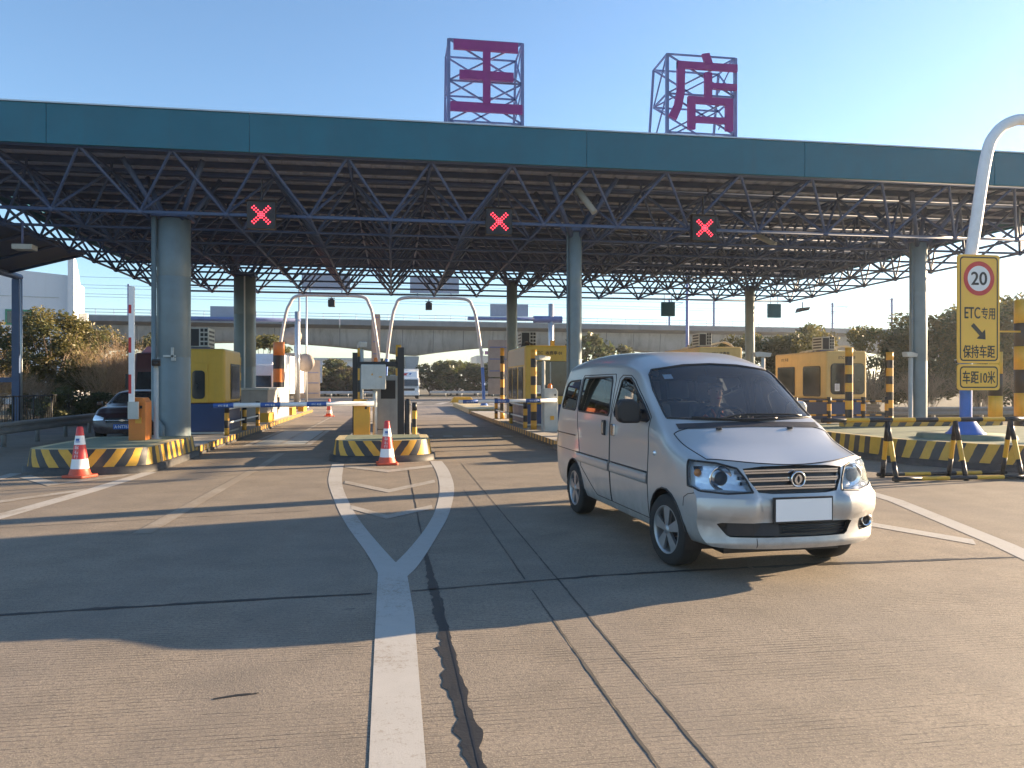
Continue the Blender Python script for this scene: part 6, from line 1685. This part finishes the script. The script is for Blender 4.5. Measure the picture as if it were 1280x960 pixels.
def bare_shrub(label, x, y, h, r, seed, n=70, m='twig', group=None):
    rnd = random.Random(seed); t = thing('bare_shrub', label, 'shrub', (x, y, 0), group)
    mb = MB()
    def grow(p, d, l, rad, lev):
        q = p + d * l; mb.tube(p, q, rad, 3, rad * .6, 0, False, False)
        if lev == 0: return
        for _ in range(rnd.choice((2, 3, 3))):
            nd_ = (d + Vector((rnd.gauss(0, .42), rnd.gauss(0, .42), rnd.gauss(.12, .3)))).normalized()
            grow(p.lerp(q, .55 + .45 * rnd.random()), nd_, l * (.55 + .3 * rnd.random()), rad * .6, lev - 1)
    for _ in range(n):
        a = rnd.random() * 2 * PI; rr = r * .35 * rnd.random()
        grow(Vector((rr * math.cos(a), rr * math.sin(a), 0)), Vector((math.cos(a) * .55 * rnd.random(), math.sin(a) * .55 * rnd.random(), 1)).normalized(), h * (.34 + .16 * rnd.random()), .016, 4)
    obj('twigs', mb, m, t, local=True, fixn=False)
    return t
tree('broadleaf_tree', 'olive-green bushy tree behind the slim post at the left edge', 'tree', -15.6, 38.5, 5.1, 2.1, 1.2, 1, ('leafolive', 'leafgrn'), 15000, .085, 'trees on the left', 52)
tree('broadleaf_tree', 'second olive tree cut by the left edge of the view', 'tree', -19.2, 39.5, 4.7, 2.2, 1.1, 2, ('leafolive', 'leafbrown'), 9000, .095, 'trees on the left', 40)
tree('broadleaf_tree', 'dark green rounded tree above the brown shrub, under the viaduct end', 'tree', -18.2, 52, 5.1, 2.4, 1.2, 3, ('leafgrn', 'leafolive'), 10000, .10, 'trees on the left', 40)
tree('broadleaf_tree', 'green tree above the dark red lorry, left of the thick column', 'tree', -14.6, 53, 5.0, 2.4, 1.2, 4, ('leafgrn', 'leafolive'), 10000, .10, 'trees on the left', 40)
tree('broadleaf_tree', 'small green tree glimpsed above the orange cargo', 'tree', -9.6, 60, 5.3, 2.2, 1.6, 5, ('leafolive', 'leafgrn'), 6000, .12, 'trees on the left', 30)
bare_shrub('pale brown leafless shrub between the olive tree and the dark red lorry', -12.75, 37.5, 3.4, 1.6, 7, 60)
bare_shrub('leafless brown shrub at the foot of the olive tree', -15.2, 35.5, 1.9, 1.1, 8, 36)
bare_shrub('thin leafless shrub behind the fence at the left edge', -16.6, 35.5, 2.2, 1.2, 9, 36)
bare_shrub('leafless shrub behind the maroon car', -11.2, 40.5, 3.0, 1.4, 10, 40)
def bush(label, x, y, h, r, seed, mats, n=2500, size=.07, group=None):
    return tree('bush', label, 'bush', x, y, h, r, .15, seed, mats, n, size, group, 22, 0, .04)
bush('dark low bush behind the fence left of the maroon car', -13.4, 33.5, 1.35, 1.3, 21, ('leafdark', 'leafgrn'), 3500)
bush('dark low bush under the olive tree', -14.6, 34.8, 1.1, 1.1, 22, ('leafdark', 'leafbrown'), 2500)
bush('dark low bush beside the brown shrub', -12.0, 34.6, 1.2, 1.0, 23, ('leafdark', 'leafgrn'), 2500)
# right-hand row
p1 = tree('roadside_tree', 'bushy green tree behind the tan booth and its air conditioner', 'tree', 24.4, 44.5, 4.7, 2.3, .6, 31, ('leafgrn', 'leafolive'), 13000, .10, 'trees along the right edge', 46)
p2 = tree('roadside_tree', 'bushy tree just left of the slim front column on the right', 'tree', 28.6, 42.5, 5.2, 2.5, .6, 32, ('leafdark', 'leafolive'), 14000, .10, 'trees along the right edge', 48)
for src, x, y, rz, sc, l_ in ((p2, 20.3, 47.5, 2, .80, 'small dark bushy tree showing beside the van roof and the tan booth'), (p1, 26.6, 46.5, 1, 1.05, 'tree crown showing above the striped post at the right'),
                              (p1, 31.2, 41.5, 3, 1.12, 'bushy tree between the slim column and the yellow sign'), (p2, 33.5, 40, 4.4, 1.16, 'tall bushy tree right behind the yellow sign'),
                              (p1, 36.4, 40.5, 5.2, 1.3, 'tall bushy tree right of the yellow sign'), (p2, 22.4, 46, 5.6, .86, 'bushy tree over the roof edge of the tan booth'),
                              (p2, 38.9, 40.0, .5, 1.2, 'tree at the right edge behind the broad striped posts')):
    d = dup(src, (x, y, 0), l_, rz); d.scale = (sc * 1.05, sc * 1.05, sc * 1.1)
for k, (x, y) in enumerate(((22.6, 38.5), (25.2, 38), (27.8, 37.2), (30.4, 36), (33, 35), (35.8, 34))):
    ls = ['below the tan booth window', 'between the tan booth and the striped post', 'left of the slim front column', 'between the column and the yellow sign', 'below the yellow sign', 'behind the broad striped posts']
    if k == 0: hb = bare_shrub('brown leafless undergrowth ' + ls[0], x, y, 2.3, 1.5, 41, 46, group='brown undergrowth on the right')
    else: d = dup(hb, (x, y, 0), 'brown leafless undergrowth ' + ls[k], k * 1.1); d.scale = (1.05, 1.05, .85 + .06 * k)
# far belt along the road bend
rnd = random.Random(77)
b1 = tree('far_tree', 'x', 'tree', -11.5, 108, 4.9, 2.3, .5, 51, ('leafbrown', 'leafgrn'), 1700, .27, 'far trees behind the guard rails', 26)
b2 = tree('far_tree', 'x', 'tree', -8.2, 110, 5.2, 2.4, .5, 52, ('leafgrn', 'leafdark'), 1700, .27, 'far trees behind the guard rails', 26)
b3 = tree('far_tree', 'x', 'tree', 8.0, 108, 5.0, 2.4, .5, 53, ('leafdark', 'leafgrn'), 1700, .27, 'far trees behind the guard rails', 26)
LAB = 'one of the far trees behind the guard rails under the viaduct'
for o in (b1, b2, b3): o['label'] = LAB
for k in range(64):
    x = -38 + (k % 43) * 1.9 + rnd.uniform(-.7, .7); y = (107 if k < 43 else 114) + rnd.uniform(0, 5)
    if 0.2 < x < 4.2: continue
    src = rnd.choice((b1, b1, b2) if x < 0 else (b3, b3, b2)); d = dup(src, (x, y, 0), LAB, rnd.random() * 6); s_ = rnd.uniform(.75, 1.0) * (1.12 if 4 < x < 10 else 1); d.scale = (s_ * 1.25, s_ * 1.2, s_ * rnd.uniform(.85, 1.1))
# tall evergreen clump beyond the right booth
d = dup(b3, (21.5, 84, 0), 'dark green tree showing just right of the right booth above the van', 1.2); d.scale = (1.35, 1.35, 1.5)
d = dup(b3, (25.5, 86, 0), 'dark green tree between the van roof and the slim column', 2.2); d.scale = (1.2, 1.2, 1.25)

# ------------------------------------------------------------------ the low winter haze
hz, nt, b = _base('winter_haze')
nt.nodes.remove(b)
pv = nt.nodes.new('ShaderNodeVolumePrincipled'); pv.inputs['Color'].default_value = (.90, .94, 1, 1); pv.inputs['Density'].default_value = .00045; pv.inputs['Anisotropy'].default_value = .55
nt.links.new(pv.outputs[0], [n for n in nt.nodes if n.type == 'OUTPUT_MATERIAL'][0].inputs['Volume'])
mb = MB(); mb.box(-905, 905, -205, 1505, -1.1, 18.6); obj('haze', mb, hz, kind='stuff')
